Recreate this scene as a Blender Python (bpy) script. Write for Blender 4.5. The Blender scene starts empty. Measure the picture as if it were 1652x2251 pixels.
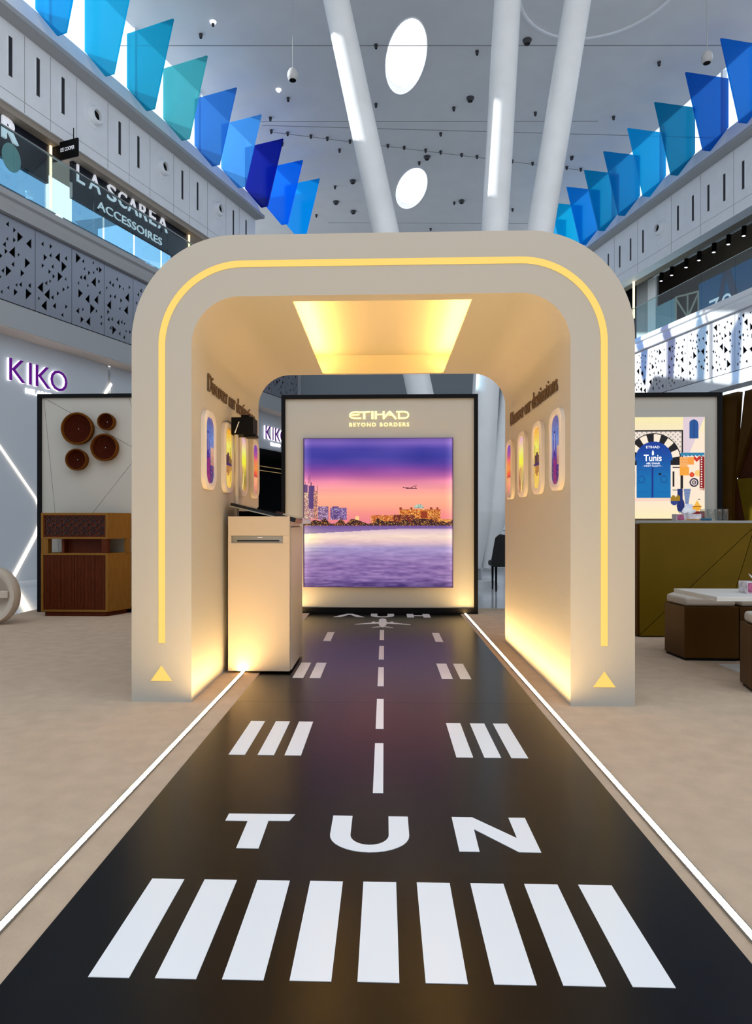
import bpy, bmesh, math, random
import numpy as np
from mathutils import Vector
random.seed(7)
sc = bpy.context.scene
# ------------------------------------------------------------------ camera
PHI = math.atan(.0367)
cam_d = bpy.data.cameras.new('camera'); cam = bpy.data.objects.new('camera', cam_d)
sc.collection.objects.link(cam); sc.camera = cam
cam.location = (0, 0, 1.1); cam.rotation_euler = (math.pi/2, 0, PHI)
cam_d.sensor_fit = 'VERTICAL'; cam_d.sensor_height = 36; cam_d.lens = 1500/2251*36
cam_d.shift_x = 36/2251; cam_d.shift_y = 24.5/2251; cam_d.clip_end = 200; cam_d.clip_start = .05
# ------------------------------------------------------------------ world, sun, exposure
wd = bpy.data.worlds.new('world'); sc.world = wd; wd.use_nodes = True
bg = wd.node_tree.nodes['Background']
bg.inputs[0].default_value = (.80, .89, 1.0, 1); bg.inputs[1].default_value = 1.6
sun_d = bpy.data.lights.new('sun', 'SUN'); sun = bpy.data.objects.new('sun', sun_d); sc.collection.objects.link(sun)
sun_d.energy = 9; sun_d.angle = math.radians(.6); sun_d.color = (1, .96, .9)
sun_dir = Vector((1, -.03, -.47))
sun.rotation_euler = sun_dir.to_track_quat('-Z', 'Y').to_euler(); sun.location = (-20, 15, 20)
sc.view_settings.view_transform = 'Standard'; sc.view_settings.look = 'None'
sc.view_settings.exposure = 0; sc.view_settings.gamma = 1; sc.view_settings.use_curve_mapping = False
sc.cycles.max_bounces = 6; sc.cycles.diffuse_bounces = 4; sc.cycles.glossy_bounces = 3; sc.cycles.transparent_max_bounces = 12; sc.cycles.use_adaptive_sampling = True; sc.cycles.adaptive_threshold = .03; sc.cycles.caustics_reflective = False
sc.cycles.sample_clamp_indirect = 6

# ------------------------------------------------------------------ materials
def lin(c):
    return tuple(((v/255)/12.92 if v/255 <= .04045 else ((v/255+.055)/1.055)**2.4) for v in c)
MATS = {}
def mat(name, col, rough=.5, metal=0, spec=.5, noise=0, nscale=20, bump=0, bscale=200, emit=None, es=1, stretch=None, coat=0):
    if name in MATS: return MATS[name]
    m = bpy.data.materials.new(name); m.use_nodes = True; nt = m.node_tree; b = nt.nodes['Principled BSDF']
    b.inputs['Base Color'].default_value = (*col, 1); b.inputs['Roughness'].default_value = rough
    b.inputs['Metallic'].default_value = metal; b.inputs['Specular IOR Level'].default_value = spec
    b.inputs['Coat Weight'].default_value = coat
    tc = None
    if noise or bump:
        tc = nt.nodes.new('ShaderNodeTexCoord'); mp = nt.nodes.new('ShaderNodeMapping')
        nt.links.new(tc.outputs['Object'], mp.inputs[0])
        if stretch: mp.inputs['Scale'].default_value = stretch
    if noise:
        n = nt.nodes.new('ShaderNodeTexNoise'); n.inputs['Scale'].default_value = nscale; n.inputs['Detail'].default_value = 5
        nt.links.new(mp.outputs[0], n.inputs['Vector'])
        r = nt.nodes.new('ShaderNodeMapRange'); r.inputs[1].default_value = .3; r.inputs[2].default_value = .7
        r.inputs[3].default_value = 1-noise; r.inputs[4].default_value = 1+noise
        nt.links.new(n.outputs[0], r.inputs[0])
        mx = nt.nodes.new('ShaderNodeMix'); mx.data_type = 'RGBA'; mx.blend_type = 'MULTIPLY'; mx.inputs[0].default_value = 1
        mx.inputs[6].default_value = (*col, 1); nt.links.new(r.outputs[0], mx.inputs[7])
        nt.links.new(mx.outputs[2], b.inputs['Base Color'])
    if bump:
        n2 = nt.nodes.new('ShaderNodeTexNoise'); n2.inputs['Scale'].default_value = bscale; n2.inputs['Detail'].default_value = 3
        nt.links.new(mp.outputs[0], n2.inputs['Vector'])
        bp = nt.nodes.new('ShaderNodeBump'); bp.inputs['Strength'].default_value = bump; bp.inputs['Distance'].default_value = .01
        nt.links.new(n2.outputs[0], bp.inputs['Height']); nt.links.new(bp.outputs[0], b.inputs['Normal'])
    if emit:
        b.inputs['Emission Color'].default_value = (*emit, 1); b.inputs['Emission Strength'].default_value = es
    MATS[name] = m; return m
def glass_mat(name, tint=(.75, .9, .92), refl=.12, rough=.0):
    if name in MATS: return MATS[name]
    m = bpy.data.materials.new(name); m.use_nodes = True; nt = m.node_tree; nt.nodes.clear()
    out = nt.nodes.new('ShaderNodeOutputMaterial'); t = nt.nodes.new('ShaderNodeBsdfTransparent'); g = nt.nodes.new('ShaderNodeBsdfGlossy')
    t.inputs[0].default_value = (*tint, 1); g.inputs['Roughness'].default_value = rough
    fr = nt.nodes.new('ShaderNodeFresnel'); fr.inputs[0].default_value = 1.5
    ad = nt.nodes.new('ShaderNodeMath'); ad.operation = 'ADD'; ad.inputs[1].default_value = refl; ad.use_clamp = True
    nt.links.new(fr.outputs[0], ad.inputs[0])
    ge = nt.nodes.new('ShaderNodeNewGeometry'); inv = nt.nodes.new('ShaderNodeMath'); inv.operation = 'SUBTRACT'; inv.inputs[0].default_value = 1
    nt.links.new(ge.outputs['Backfacing'], inv.inputs[1]); mu = nt.nodes.new('ShaderNodeMath'); mu.operation = 'MULTIPLY'
    nt.links.new(ad.outputs[0], mu.inputs[0]); nt.links.new(inv.outputs[0], mu.inputs[1]); ad = mu
    mx = nt.nodes.new('ShaderNodeMixShader'); nt.links.new(ad.outputs[0], mx.inputs[0]); nt.links.new(t.outputs[0], mx.inputs[1]); nt.links.new(g.outputs[0], mx.inputs[2])
    nt.links.new(mx.outputs[0], out.inputs[0]); MATS[name] = m; return m
def fin_mat(name, col):
    m = bpy.data.materials.new(name); m.use_nodes = True; nt = m.node_tree; nt.nodes.clear()
    out = nt.nodes.new('ShaderNodeOutputMaterial')
    tl = nt.nodes.new('ShaderNodeBsdfTranslucent'); tl.inputs[0].default_value = (*col, 1)
    tr = nt.nodes.new('ShaderNodeBsdfTransparent'); tr.inputs[0].default_value = (*[min(1, c**.42) for c in col], 1)
    df = nt.nodes.new('ShaderNodeBsdfPrincipled'); df.inputs['Base Color'].default_value = (*col, 1); df.inputs['Roughness'].default_value = .15
    m1 = nt.nodes.new('ShaderNodeMixShader'); m1.inputs[0].default_value = .68
    nt.links.new(tl.outputs[0], m1.inputs[1]); nt.links.new(tr.outputs[0], m1.inputs[2])
    m2 = nt.nodes.new('ShaderNodeMixShader'); m2.inputs[0].default_value = .3
    nt.links.new(m1.outputs[0], m2.inputs[1]); nt.links.new(df.outputs[0], m2.inputs[2])
    nt.links.new(m2.outputs[0], out.inputs[0]); return m
def print_mat(name, strength=1.0):
    if name in MATS: return MATS[name]
    m = bpy.data.materials.new(name); m.use_nodes = True; nt = m.node_tree; b = nt.nodes['Principled BSDF']
    a = nt.nodes.new('ShaderNodeAttribute'); a.attribute_name = 'print'
    b.inputs['Base Color'].default_value = (.01, .01, .01, 1); b.inputs['Roughness'].default_value = .35; b.inputs['Specular IOR Level'].default_value = .15
    nt.links.new(a.outputs['Color'], b.inputs['Emission Color']); b.inputs['Emission Strength'].default_value = strength
    m.cycles.emission_sampling = 'NONE'
    MATS[name] = m; return m
CREAM = mat('cream_paint', (.465, .44, .385), .55, bump=.03, bscale=300)
CREAM2 = mat('cream_laminate', (.56, .475, .38), .4)
CARPET = mat('beige_carpet', (.61, .46, .33), .95, spec=.1, noise=.07, nscale=9, bump=.5, bscale=420)
RUNWAY = mat('black_vinyl', (.004, .003, .003), .24, spec=.22, noise=.25, nscale=6, bump=.02, bscale=60)
MARK = mat('white_vinyl', (.92, .92, .93), .22)
BLACK = mat('black_metal', (.004, .004, .005), .6, spec=.12)
BLACKG = mat('black_gloss', (.004, .004, .005), .06)
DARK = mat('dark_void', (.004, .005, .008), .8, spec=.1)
LEDF = mat('floor_led', (.8, .7, .5), .5, emit=(1, .64, .25), es=150)
LEDC = mat('cove_led', (.8, .7, .5), .5, emit=(1, .56, .14), es=82)
LEDA = mat('arch_led', (.12, .09, .03), .6, spec=.1, emit=lin((252, 212, 112)), es=.95)
LEDW = mat('shop_led', (.8, .8, .8), .5, emit=(1, .86, .66), es=7)
LEDY = mat('strip_led', (.8, .7, .5), .5, emit=(1, .72, .36), es=2.2)
LOGO = mat('logo_glow', (.8, .7, .4), .5, emit=lin((255, 238, 165)), es=1.0)
WHITEGLOW = mat('white_glow', (.8, .8, .8), .5, emit=(.95, .95, 1), es=1.3)
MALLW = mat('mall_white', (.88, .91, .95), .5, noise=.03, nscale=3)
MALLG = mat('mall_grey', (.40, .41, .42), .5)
CEIL = mat('ceiling_paint', (.72, .735, .76), .6, noise=.03, nscale=1.5)
PERF = mat('perforated_metal', (.30, .31, .35), .3, metal=.55)
PERFR = mat('perforated_white_metal', (.62, .63, .68), .4, metal=.1)
FLOORM = mat('polished_stone', (.62, .64, .66), .12, noise=.12, nscale=1.2, stretch=(1, .35, 1))
COLM = mat('column_plaster', (.78, .80, .81), .35, noise=.05, nscale=2)
WOODD = mat('dark_walnut', (.095, .016, .002), .5, spec=.15, noise=.35, nscale=14, stretch=(14, 14, .6))
WOODL = mat('light_oak', (.23, .10, .014), .5, spec=.15, noise=.18, nscale=10, stretch=(10, 10, .8))
RATTAN = mat('rattan', (.045, .007, .002), .8, spec=.05, noise=.4, nscale=60)
RATTANR = mat('rattan_rim', (.12, .04, .005), .8, spec=.05, noise=.4, nscale=60)
GOLD = mat('olive_gold', (.135, .078, .001), .42, metal=.15, spec=.15, noise=.1, nscale=3)
BRONZE = mat('bronze_panel', (.075, .030, .0015), .42, metal=.15, spec=.15, noise=.15, nscale=2)
MAROON = mat('maroon_panel', (.045, .010, .002), .42, spec=.15, noise=.1, nscale=3)
CUSHION = mat('cushion_fabric', (.50, .44, .37), .9, bump=.2, bscale=400)
TABLE = mat('white_laminate', (.72, .70, .66), .35)
STEEL = mat('brushed_steel', (.38, .38, .36), .3, metal=.9)
BROWNL = mat('bronze_letter', (.11, .055, .012), .5)
PURPLE = mat('purple_acrylic', (.24, .008, .42), .5, spec=.15)
GLASS = glass_mat('balustrade_glass', (.80, .93, .95), .06)
WGLASS = glass_mat('window_glass', (.93, .97, 1), .0)
TUMBL = glass_mat('tumbler_glass', (.88, .9, .9), .10, .05)
TEALW = mat('teal_graphic', (.0, .16, .36), .6, spec=.1)
PAPER = mat('tissue_paper', (.85, .86, .88), .9)

# ------------------------------------------------------------------ mesh helpers
WL = {}
class MB:
    def __init__(s): s.v = []; s.f = []
    def add(s, vs, fs):
        n = len(s.v); s.v += [tuple(p) for p in vs]; s.f += [tuple(i+n for i in f) for f in fs]; return s
    def box(s, x0, x1, y0, y1, z0, z1, fr=None):
        vs = [(x0,y0,z0),(x1,y0,z0),(x1,y1,z0),(x0,y1,z0),(x0,y0,z1),(x1,y0,z1),(x1,y1,z1),(x0,y1,z1)]
        if fr: vs = [fr(*p) for p in vs]
        return s.add(vs, [(0,3,2,1),(4,5,6,7),(0,1,5,4),(1,2,6,5),(2,3,7,6),(3,0,4,7)])
    def prism(s, poly, a, b, fn):
        """poly: 2D points (u,v); fn(u,v,w) -> xyz; extruded from w=a to w=b"""
        n = len(poly)
        vs = [fn(u, v, a) for u, v in poly] + [fn(u, v, b) for u, v in poly]
        fs = [tuple(range(n-1, -1, -1)), tuple(range(n, 2*n))] + [(i, (i+1) % n, (i+1) % n+n, i+n) for i in range(n)]
        return s.add(vs, fs)
    def strip(s, L, Rr, a, b, fn):
        """two matching 2D chains -> extruded ribbon"""
        n = len(L); vs = []
        for w in (a, b):
            vs += [fn(u, v, w) for u, v in L] + [fn(u, v, w) for u, v in Rr]
        fs = []
        for i in range(n-1):
            fs += [(i, n+i, n+i+1, i+1), (2*n+i, 2*n+i+1, 3*n+i+1, 3*n+i), (i, i+1, 2*n+i+1, 2*n+i), (n+i, 3*n+i, 3*n+i+1, n+i+1)]
        fs += [(0, 2*n, 3*n, n), (n-1, 2*n-1, 4*n-1, 3*n-1)]
        return s.add(vs, fs)
    def tube(s, p0, p1, r0, r1=None, n=16, caps=True):
        r1 = r0 if r1 is None else r1
        p0, p1 = Vector(p0), Vector(p1); d = (p1-p0).normalized()
        a = d.orthogonal().normalized(); b = d.cross(a)
        vs = [p0+(a*math.cos(q)+b*math.sin(q))*r0 for q in [2*math.pi*i/n for i in range(n)]] + [p1+(a*math.cos(q)+b*math.sin(q))*r1 for q in [2*math.pi*i/n for i in range(n)]]
        fs = [(i, (i+1) % n, (i+1) % n+n, i+n) for i in range(n)]
        if caps: fs += [tuple(range(n-1, -1, -1)), tuple(range(n, 2*n))]
        return s.add(vs, fs)
    def lathe(s, prof, fn, n=24):
        """prof: (r, h) list; fn(x, y, h) -> xyz"""
        m = len(prof); vs = []
        for i in range(n):
            q = 2*math.pi*i/n
            vs += [fn(r*math.cos(q), r*math.sin(q), h) for r, h in prof]
        fs = []
        for i in range(n):
            j = (i+1) % n
            for k in range(m-1): fs.append((i*m+k, j*m+k, j*m+k+1, i*m+k+1))
        return s.add(vs, fs)
    def build(s, name, m, parent=None, smooth=False, bevel=0, kind=None):
        me = bpy.data.meshes.new(name)
        a = np.array(s.v, dtype=float)
        lo, hi = a.min(0), a.max(0); c = np.array([(lo[0]+hi[0])/2, (lo[1]+hi[1])/2, lo[2]])
        me.from_pydata([tuple(p) for p in a-c], [], s.f); me.update()
        o = bpy.data.objects.new(name, me); sc.collection.objects.link(o)
        bm = bmesh.new(); bm.from_mesh(me); bmesh.ops.recalc_face_normals(bm, faces=bm.faces); bm.to_mesh(me); bm.free()
        me.materials.append(m)
        pw = np.array(WL[parent.name]) if parent else np.zeros(3)
        o.location = c-pw; WL[o.name] = c
        if parent: o.parent = parent
        if smooth:
            for p in me.polygons: p.use_smooth = True
            try: me.set_sharp_from_angle(angle=math.radians(40))
            except Exception: pass
        if bevel:
            bv = o.modifiers.new('bevel', 'BEVEL'); bv.width = bevel; bv.segments = 3; bv.limit_method = 'ANGLE'
        if kind: o['kind'] = kind
        return o
def tag(o, label, cat, group=None):
    o['label'] = label; o['category'] = cat
    if group: o['group'] = group
    return o
def thing(name, loc, label=None, cat=None, group=None, kind=None):
    o = bpy.data.objects.new(name, None); sc.collection.objects.link(o); o.location = loc; WL[o.name] = np.array(loc, dtype=float)
    o.empty_display_size = .1
    if label: tag(o, label, cat, group)
    if kind: o['kind'] = kind
    return o
def bx(name, x0, x1, y0, y1, z0, z1, m, parent=None, fr=None, bevel=0, kind=None):
    return MB().box(x0, x1, y0, y1, z0, z1, fr).build(name, m, parent, bevel=bevel, kind=kind)
def text_mb(body, fn, w=None, h=None, depth=.01, offset=0, spacing=1.0, letters=False):
    """default-font text; fitted so that its box is w wide / h tall; fn(u,v,d) -> xyz"""
    cu = bpy.data.curves.new('txt', 'FONT'); cu.body = body; cu.size = 1; cu.offset = offset; cu.space_character = spacing; cu.resolution_u = 3
    o = bpy.data.objects.new('txt', cu); sc.collection.objects.link(o)
    dg = bpy.context.evaluated_depsgraph_get()
    me = bpy.data.meshes.new_from_object(o.evaluated_get(dg))
    bm = bmesh.new(); bm.from_mesh(me)
    P = np.array([v.co[:2] for v in bm.verts]); lo, hi = P.min(0), P.max(0); sz = hi-lo
    sx = w/sz[0] if w else h/sz[1]; sy = h/sz[1] if h else sx
    mb = MB(); vs = [((v.co.x-lo[0])*sx, (v.co.y-lo[1])*sy) for v in bm.verts]; n = len(vs)
    bm.verts.index_update(); tri = [tuple(v.index for v in f.verts) for f in bm.faces]
    bd = [tuple(v.index for v in e.verts) for e in bm.edges if len(e.link_faces) == 1]
    mb.add([fn(u, v, 0) for u, v in vs]+[fn(u, v, depth) for u, v in vs], [f[::-1] for f in tri]+[tuple(i+n for i in f) for f in tri]+[(a, b, b+n, a+n) for a, b in bd])
    if letters:
        par = list(range(n))
        def find(i):
            while par[i] != i: par[i] = par[par[i]]; i = par[i]
            return i
        for f in tri:
            for i in f[1:]: par[find(i)] = find(f[0])
        isl = {}
        for i in range(n): isl.setdefault(find(i), []).append(i)
        boxes = sorted([(min(vs[i][0] for i in k), max(vs[i][0] for i in k), k) for k in isl.values()], key=lambda b: b[0]); grp = []
        for a, b, k in boxes:
            if grp and min(b, grp[-1][1])-max(a, grp[-1][0]) > .5*min(b-a, grp[-1][1]-grp[-1][0]): grp[-1][2].extend(k); grp[-1][1] = max(b, grp[-1][1])
            else: grp.append([a, b, list(k)])
        res = []
        for a, b, k in grp:
            ks = set(k); mp = {v: i for i, v in enumerate(k)}; m = len(k); q = MB()
            q.add([fn(*vs[i], 0) for i in k]+[fn(*vs[i], depth) for i in k], [tuple(mp[i] for i in f[::-1]) for f in tri if f[0] in ks]+[tuple(mp[i]+m for i in f) for f in tri if f[0] in ks]+[(mp[x], mp[y], mp[y]+m, mp[x]+m) for x, y in bd if x in ks])
            res.append(q)
        mb = res
    bm.free(); bpy.data.objects.remove(o); bpy.data.curves.remove(cu); bpy.data.meshes.remove(me)
    return mb
def ribbon(path, w, closed=False):
    """2D polyline -> left/right chains"""
    P = [Vector(p) for p in path]; L = []; Rr = []
    for i, p in enumerate(P):
        d0 = (p-P[i-1]).normalized() if i else None; d1 = (P[i+1]-p).normalized() if i < len(P)-1 else None
        d0 = d0 or d1; d1 = d1 or d0
        n0 = Vector((-d0.y, d0.x)); n1 = Vector((-d1.y, d1.x)); m = (n0+n1).normalized(); k = w/2/max(.4, m.dot(n0))
        L.append(tuple(p+m*k)); Rr.append(tuple(p-m*k))
    return L, Rr
def rrect(cx, cy, w, h, r, n=6):
    pts = []
    for ax, ay, q0 in ((cx+w/2-r, cy-h/2+r, -90), (cx+w/2-r, cy+h/2-r, 0), (cx-w/2+r, cy+h/2-r, 90), (cx-w/2+r, cy-h/2+r, 180)):
        for i in range(n+1):
            q = math.radians(q0+90*i/n); pts.append((ax+r*math.cos(q), ay+r*math.sin(q)))
    return pts
def clip(poly, p, n, gap):
    """keep side where (x-p).n >= gap"""
    out = []
    for i in range(len(poly)):
        a, b = poly[i], poly[(i+1) % len(poly)]
        da = (a[0]-p[0])*n[0]+(a[1]-p[1])*n[1]-gap; db = (b[0]-p[0])*n[0]+(b[1]-p[1])*n[1]-gap
        if da >= 0: out.append(a)
        if (da >= 0) != (db >= 0):
            t = da/(da-db); out.append((a[0]+(b[0]-a[0])*t, a[1]+(b[1]-a[1])*t))
    return out
def split(polys, p, q, gap=.002, only=None):
    d = Vector((q[0]-p[0], q[1]-p[1])).normalized(); n = (-d.y, d.x); res = []
    for i, po in enumerate(polys):
        if only is not None and not only(po): res.append(po); continue
        for nn in (n, (-n[0], -n[1])):
            c = clip(po, p, nn, gap)
            if len(c) > 2: res.append(c)
    return res
def raster(name, img, fn, parent, m):
    """img[h,w,3] sRGB 0-255, row 0 on top; fn(u,v) with v up -> xyz. A printed picture as a coloured sheet"""
    h, w, _ = img.shape; vs = []; 
    for j in range(h):
        for i in range(w): vs.append(fn(i/(w-1), 1-j/(h-1)))
    fs = [(j*w+i, (j+1)*w+i, (j+1)*w+i+1, j*w+i+1) for j in range(h-1) for i in range(w-1)]
    mb = MB(); mb.v = vs; mb.f = fs; o = mb.build(name, m, parent)
    a = np.clip(img/255., 0, 1); l = np.where(a <= .04045, a/12.92, ((a+.055)/1.055)**2.4)
    at = o.data.color_attributes.new('print', 'FLOAT_COLOR', 'POINT')
    at.data.foreach_set('color', np.concatenate([l.reshape(-1, 3), np.ones((h*w, 1))], 1).astype(np.float32).ravel())
    return o
fXZ = lambda y0: (lambda u, v, w: (u, y0+w, v))          # facing -y plane
fXY = lambda z0: (lambda u, v, w: (u, v, z0+w))          # on the floor
LP, LD, LN = (-6.77, 12.76), (.340, .9405), (.9405, -.340)
RP, RD, RN = (8.77, 16.63), (-.2387, .971), (-.971, -.2387)
def LF(t, o, z): return (LP[0]+LD[0]*t+LN[0]*o, LP[1]+LD[1]*t+LN[1]*o, z)
def RF(t, o, z): return (RP[0]+RD[0]*t+RN[0]*o, RP[1]+RD[1]*t+RN[1]*o, z)
ORD = ['nearest', 'second', 'third', 'fourth', 'fifth', 'sixth', 'seventh', 'eighth', 'ninth', 'tenth', 'eleventh', 'twelfth', 'thirteenth', 'fourteenth', 'fifteenth']

# ================================================================== SETTING
bx('floor', -34, 34, -26, 40, -.08, -.03, FLOORM, kind='structure')
# ceiling with two skylight openings
def sheet_with_holes(outer, holes, fn):
    bm = bmesh.new()
    es = []
    for loop in [outer]+holes:
        vv = [bm.verts.new((p[0], p[1], 0)) for p in loop]
        es += [bm.edges.new((vv[i], vv[(i+1) % len(vv)])) for i in range(len(vv))]
    bmesh.ops.triangle_fill(bm, use_beauty=True, use_dissolve=False, edges=es)
    bm.verts.index_update()
    mb = MB(); mb.v = [fn(v.co.x, v.co.y) for v in bm.verts]; mb.f = [tuple(v.index for v in f.verts) for f in bm.faces]
    bm.free(); return mb
def ell(cx, cy, a, b, dx, n=40):
    return [(cx+a*math.cos(2*math.pi*i/n)+dx*math.sin(2*math.pi*i/n), cy+b*math.sin(2*math.pi*i/n)) for i in range(n)]
OPAL = bpy.data.materials.new('opal_glass'); OPAL.use_nodes = True; _nt = OPAL.node_tree; _nt.nodes.clear()
_o = _nt.nodes.new('ShaderNodeOutputMaterial'); _t = _nt.nodes.new('ShaderNodeBsdfTranslucent'); _t.inputs[0].default_value = (.95, .95, .95, 1); _nt.links.new(_t.outputs[0], _o.inputs[0])
SKY = [ell(.53, 17.22, .52, 1.42, -.10), ell(.93, 23.95, .54, 1.48, -.12)]
ZC = 12.8
CO = [LF(-9.4, -.28, 0)[:2], LF(12, -.28, 0)[:2], (-12, 26), (-12, 36), (6, 36), RF(18, -.28, 0)[:2], RF(-13, -.28, 0)[:2]]
ceil = sheet_with_holes(CO, SKY, lambda u, v: (u, v, ZC)).build('ceiling', CEIL, kind='structure')
sd = ceil.modifiers.new('thick', 'SOLIDIFY'); sd.thickness = .22; sd.offset = 1 if ceil.data.polygons[0].normal.z > 0 else -1
for s_ in SKY:
    L, Rr = s_+[s_[0]], [((p[0]-s_[0][0]), 0) for p in s_]
    cxs = sum(p[0] for p in s_)/len(s_); cys = sum(p[1] for p in s_)/len(s_)
    inn = [(cxs+(p[0]-cxs)*.97, cys+(p[1]-cys)*.985) for p in s_]
    MB().strip(s_+[s_[0]], inn+[inn[0]], -.02, .02, fXY(ZC)).build('skylight_rim', MALLW, ceil)
    MB().prism(inn, .20, .21, fXY(ZC)).build('skylight_pane', OPAL, ceil)
# ceiling joints (thin dark seams) and the round recess ring
SEAM = mat('seam', (.28, .28, .29), .7)
for p, q in [((-6.5, 16.49), (9, 17.05)), ((-3.77, 19.75), (6.2, 20.1)), ((-3.6, 19.95), (10, 21.1)), ((-3.4, 20.3), (6.6, 22.9)), ((-2.2, 26.5), (6, 26.9))]:
    MB().strip(*ribbon([p, q], .022), -.006, 0, fXY(ZC)).build('ceiling_seam', SEAM, ceil)
rg = [(4.7+1.75*math.cos(2*math.pi*i/48), 14.9+1.75*math.sin(2*math.pi*i/48)) for i in range(49)]
MB().strip(*ribbon(rg, .05), -.03, 0, fXY(ZC)).build('recess_ring', MALLW, ceil)
# small fixtures in the ceiling
fx = [(826, 98), (826, 228), (1048, 112), (997, 236), (1176, 247), (968, 292), (633, 215), (594, 258), (1272, 125), (1255, 345), (1448, 136), (1348, 256), (1257, 344), (736, 409), (640, 371), (746, 328), (921, 356), (998, 444), (1126, 459), (946, 502), (695, 472), (620, 314), (468, 48), (441, 75)] + \
     [(596, 286), (632, 291), (683, 297), (719, 302), (769, 308), (852, 318), (888, 322), (935, 328), (968, 332), (1014, 338), (1048, 342), (1125, 352), (1170, 357), (1245, 366), (1276, 370)]
big = [(1158, 88), (1033, 215), (938, 344), (775, 397), (1014, 441), (776, 464), (738, 443)]
def ceil_pt(px, py):
    X = (px-790)/1500; t = (ZC-1.1)*1500/(1150-py); c, s = math.cos(PHI), math.sin(PHI)
    return (t*(X*c-s), t*(X*s+c))
def fixture(p, r, lab, grp, cat, m):
    mb = MB(); mb.lathe([(0, 0), (r*.55, -.03), (r*.8, -.10), (r*1.2, -.035), (r*1.3, 0)], lambda x, y, h: (p[0]+x, p[1]+y, ZC+h), 10)
    tag(mb.build('ceiling_spotlight' if r < .06 else 'ceiling_downlight', m, smooth=True), lab, cat, grp)
FIXD = mat('fixture_dark', (.03, .03, .035), .5)
for q in fx: fixture(ceil_pt(*q), .036, 'small dark spotlight set into the white ceiling', 'small ceiling spotlights', 'spotlight', FIXD)
for q in big: fixture(ceil_pt(*q), .085, 'larger dark round downlight set into the white ceiling', 'large ceiling downlights', 'downlight', FIXD)
for q, lab in (((468, 48), 'lit tiny ceiling lamp above the left clerestory, nearer one'), ((612, 197), 'lit tiny ceiling lamp below the hanging spotlight cable')):
    p = ceil_pt(*q); tag(MB().lathe([(0, -.05), (.05, -.05), (.08, 0)], lambda x, y, h: (p[0]+x, p[1]+y, ZC+h), 10).build('ceiling_lamp', WHITEGLOW), lab, 'lamp')

# far end of the atrium
FAR = mat('far_grey', (.20, .225, .25), .6)
wf = thing('wall_back', (0, 33, -.03), kind='structure')
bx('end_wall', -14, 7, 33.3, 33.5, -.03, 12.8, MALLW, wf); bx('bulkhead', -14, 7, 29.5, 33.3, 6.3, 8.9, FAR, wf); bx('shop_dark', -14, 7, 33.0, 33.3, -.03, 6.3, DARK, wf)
bx('side_bulkhead', -2.9, 5.8, 23.6, 24.0, 4.7, 7.0, FAR, wf)

wq = thing('wall_front_added', (0, -9, -.03), kind='structure')  # unseen wall added behind the camera to hold back ambient light
bx('unseen_light_blocker', -14, 14, -9.3, -9.0, -.03, 8.2, MALLG, wq)
# ---------------------------------------------------------------- left mall facade
wl = thing('wall_left', LF(2, 0, -.03), kind='structure')
T0, T1 = -15, 8.35
bx('fascia', T0, T1, -.35, 0, 8.84, 10.33, MALLW, wl, LF)
bx('ledge', T0, T1+.05, -.35, .30, 10.33, 10.42, MALLG, wl, LF)
MB().prism([(-.35, 10.42), (.22, 10.42), (.22, 10.45), (0, 10.97), (-.35, 10.97)], T0, T1, lambda u, v, w: LF(w, u, v)).build('sloped_sill', MALLW, wl)
bx('return_wall', T1-.1, T1, -6, -.35, 8.84, 10.97, MALLW, wl, LF)
bx('soffit_strip', T0, T1, -1.2, -.05, 8.72, 8.84, mat('warm_soffit', (.35, .30, .25), .6), wl, LF)
# fascia panel joints + slots + nozzles
SLOT = mat('slot_dark', (.02, .02, .025), .6)
def slot(fr, t, z0, z1, par, w=.085):
    a = MB().box(t-w/2, t+w/2, -.02, .006, z0, z1, fr).build('slot', SLOT, par)
    MB().box(t-w/2-.012, t-w/2, -.01, .012, z0, z1, fr).box(t+w/2, t+w/2+.012, -.01, .012, z0, z1, fr).build('slot_edge', MALLW, a)
def nozzle(fr, t, z, par):
    a = MB().lathe([(.27, 0), (.27, .015), (.19, .02), (.185, .09), (.165, .12), (.11, .125), (.10, .05)], lambda x, y, h: fr(t+x, h, z+y), 24).build('air_nozzle', MALLW, par, smooth=True)
    MB().lathe([(0, .06), (.10, .06), (.10, .05), (0, .05)], lambda x, y, h: fr(t+x, h, z+y), 20).build('nozzle_bore', BLACK, a)
for t in (-1.0, -.42, .21, .83, 2.46, 3.08, 4.74, 5.39, 7.12, 7.81): slot(LF, t, 9.36, 10.09, wl)
for t in (1.68, 3.95, 6.34): nozzle(LF, t, 9.78, wl)
for t in (-.1, .52, 1.2, 2.1, 2.78, 3.5, 4.4, 5.05, 5.85, 6.75, 7.45): bx('panel_joint', t-.004, t+.004, -.01, .003, 8.86, 10.31, SEAM, wl, LF)
bx('panel_joint', T0, T1, -.01, .003, 9.05, 9.058, SEAM, wl, LF)
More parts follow.
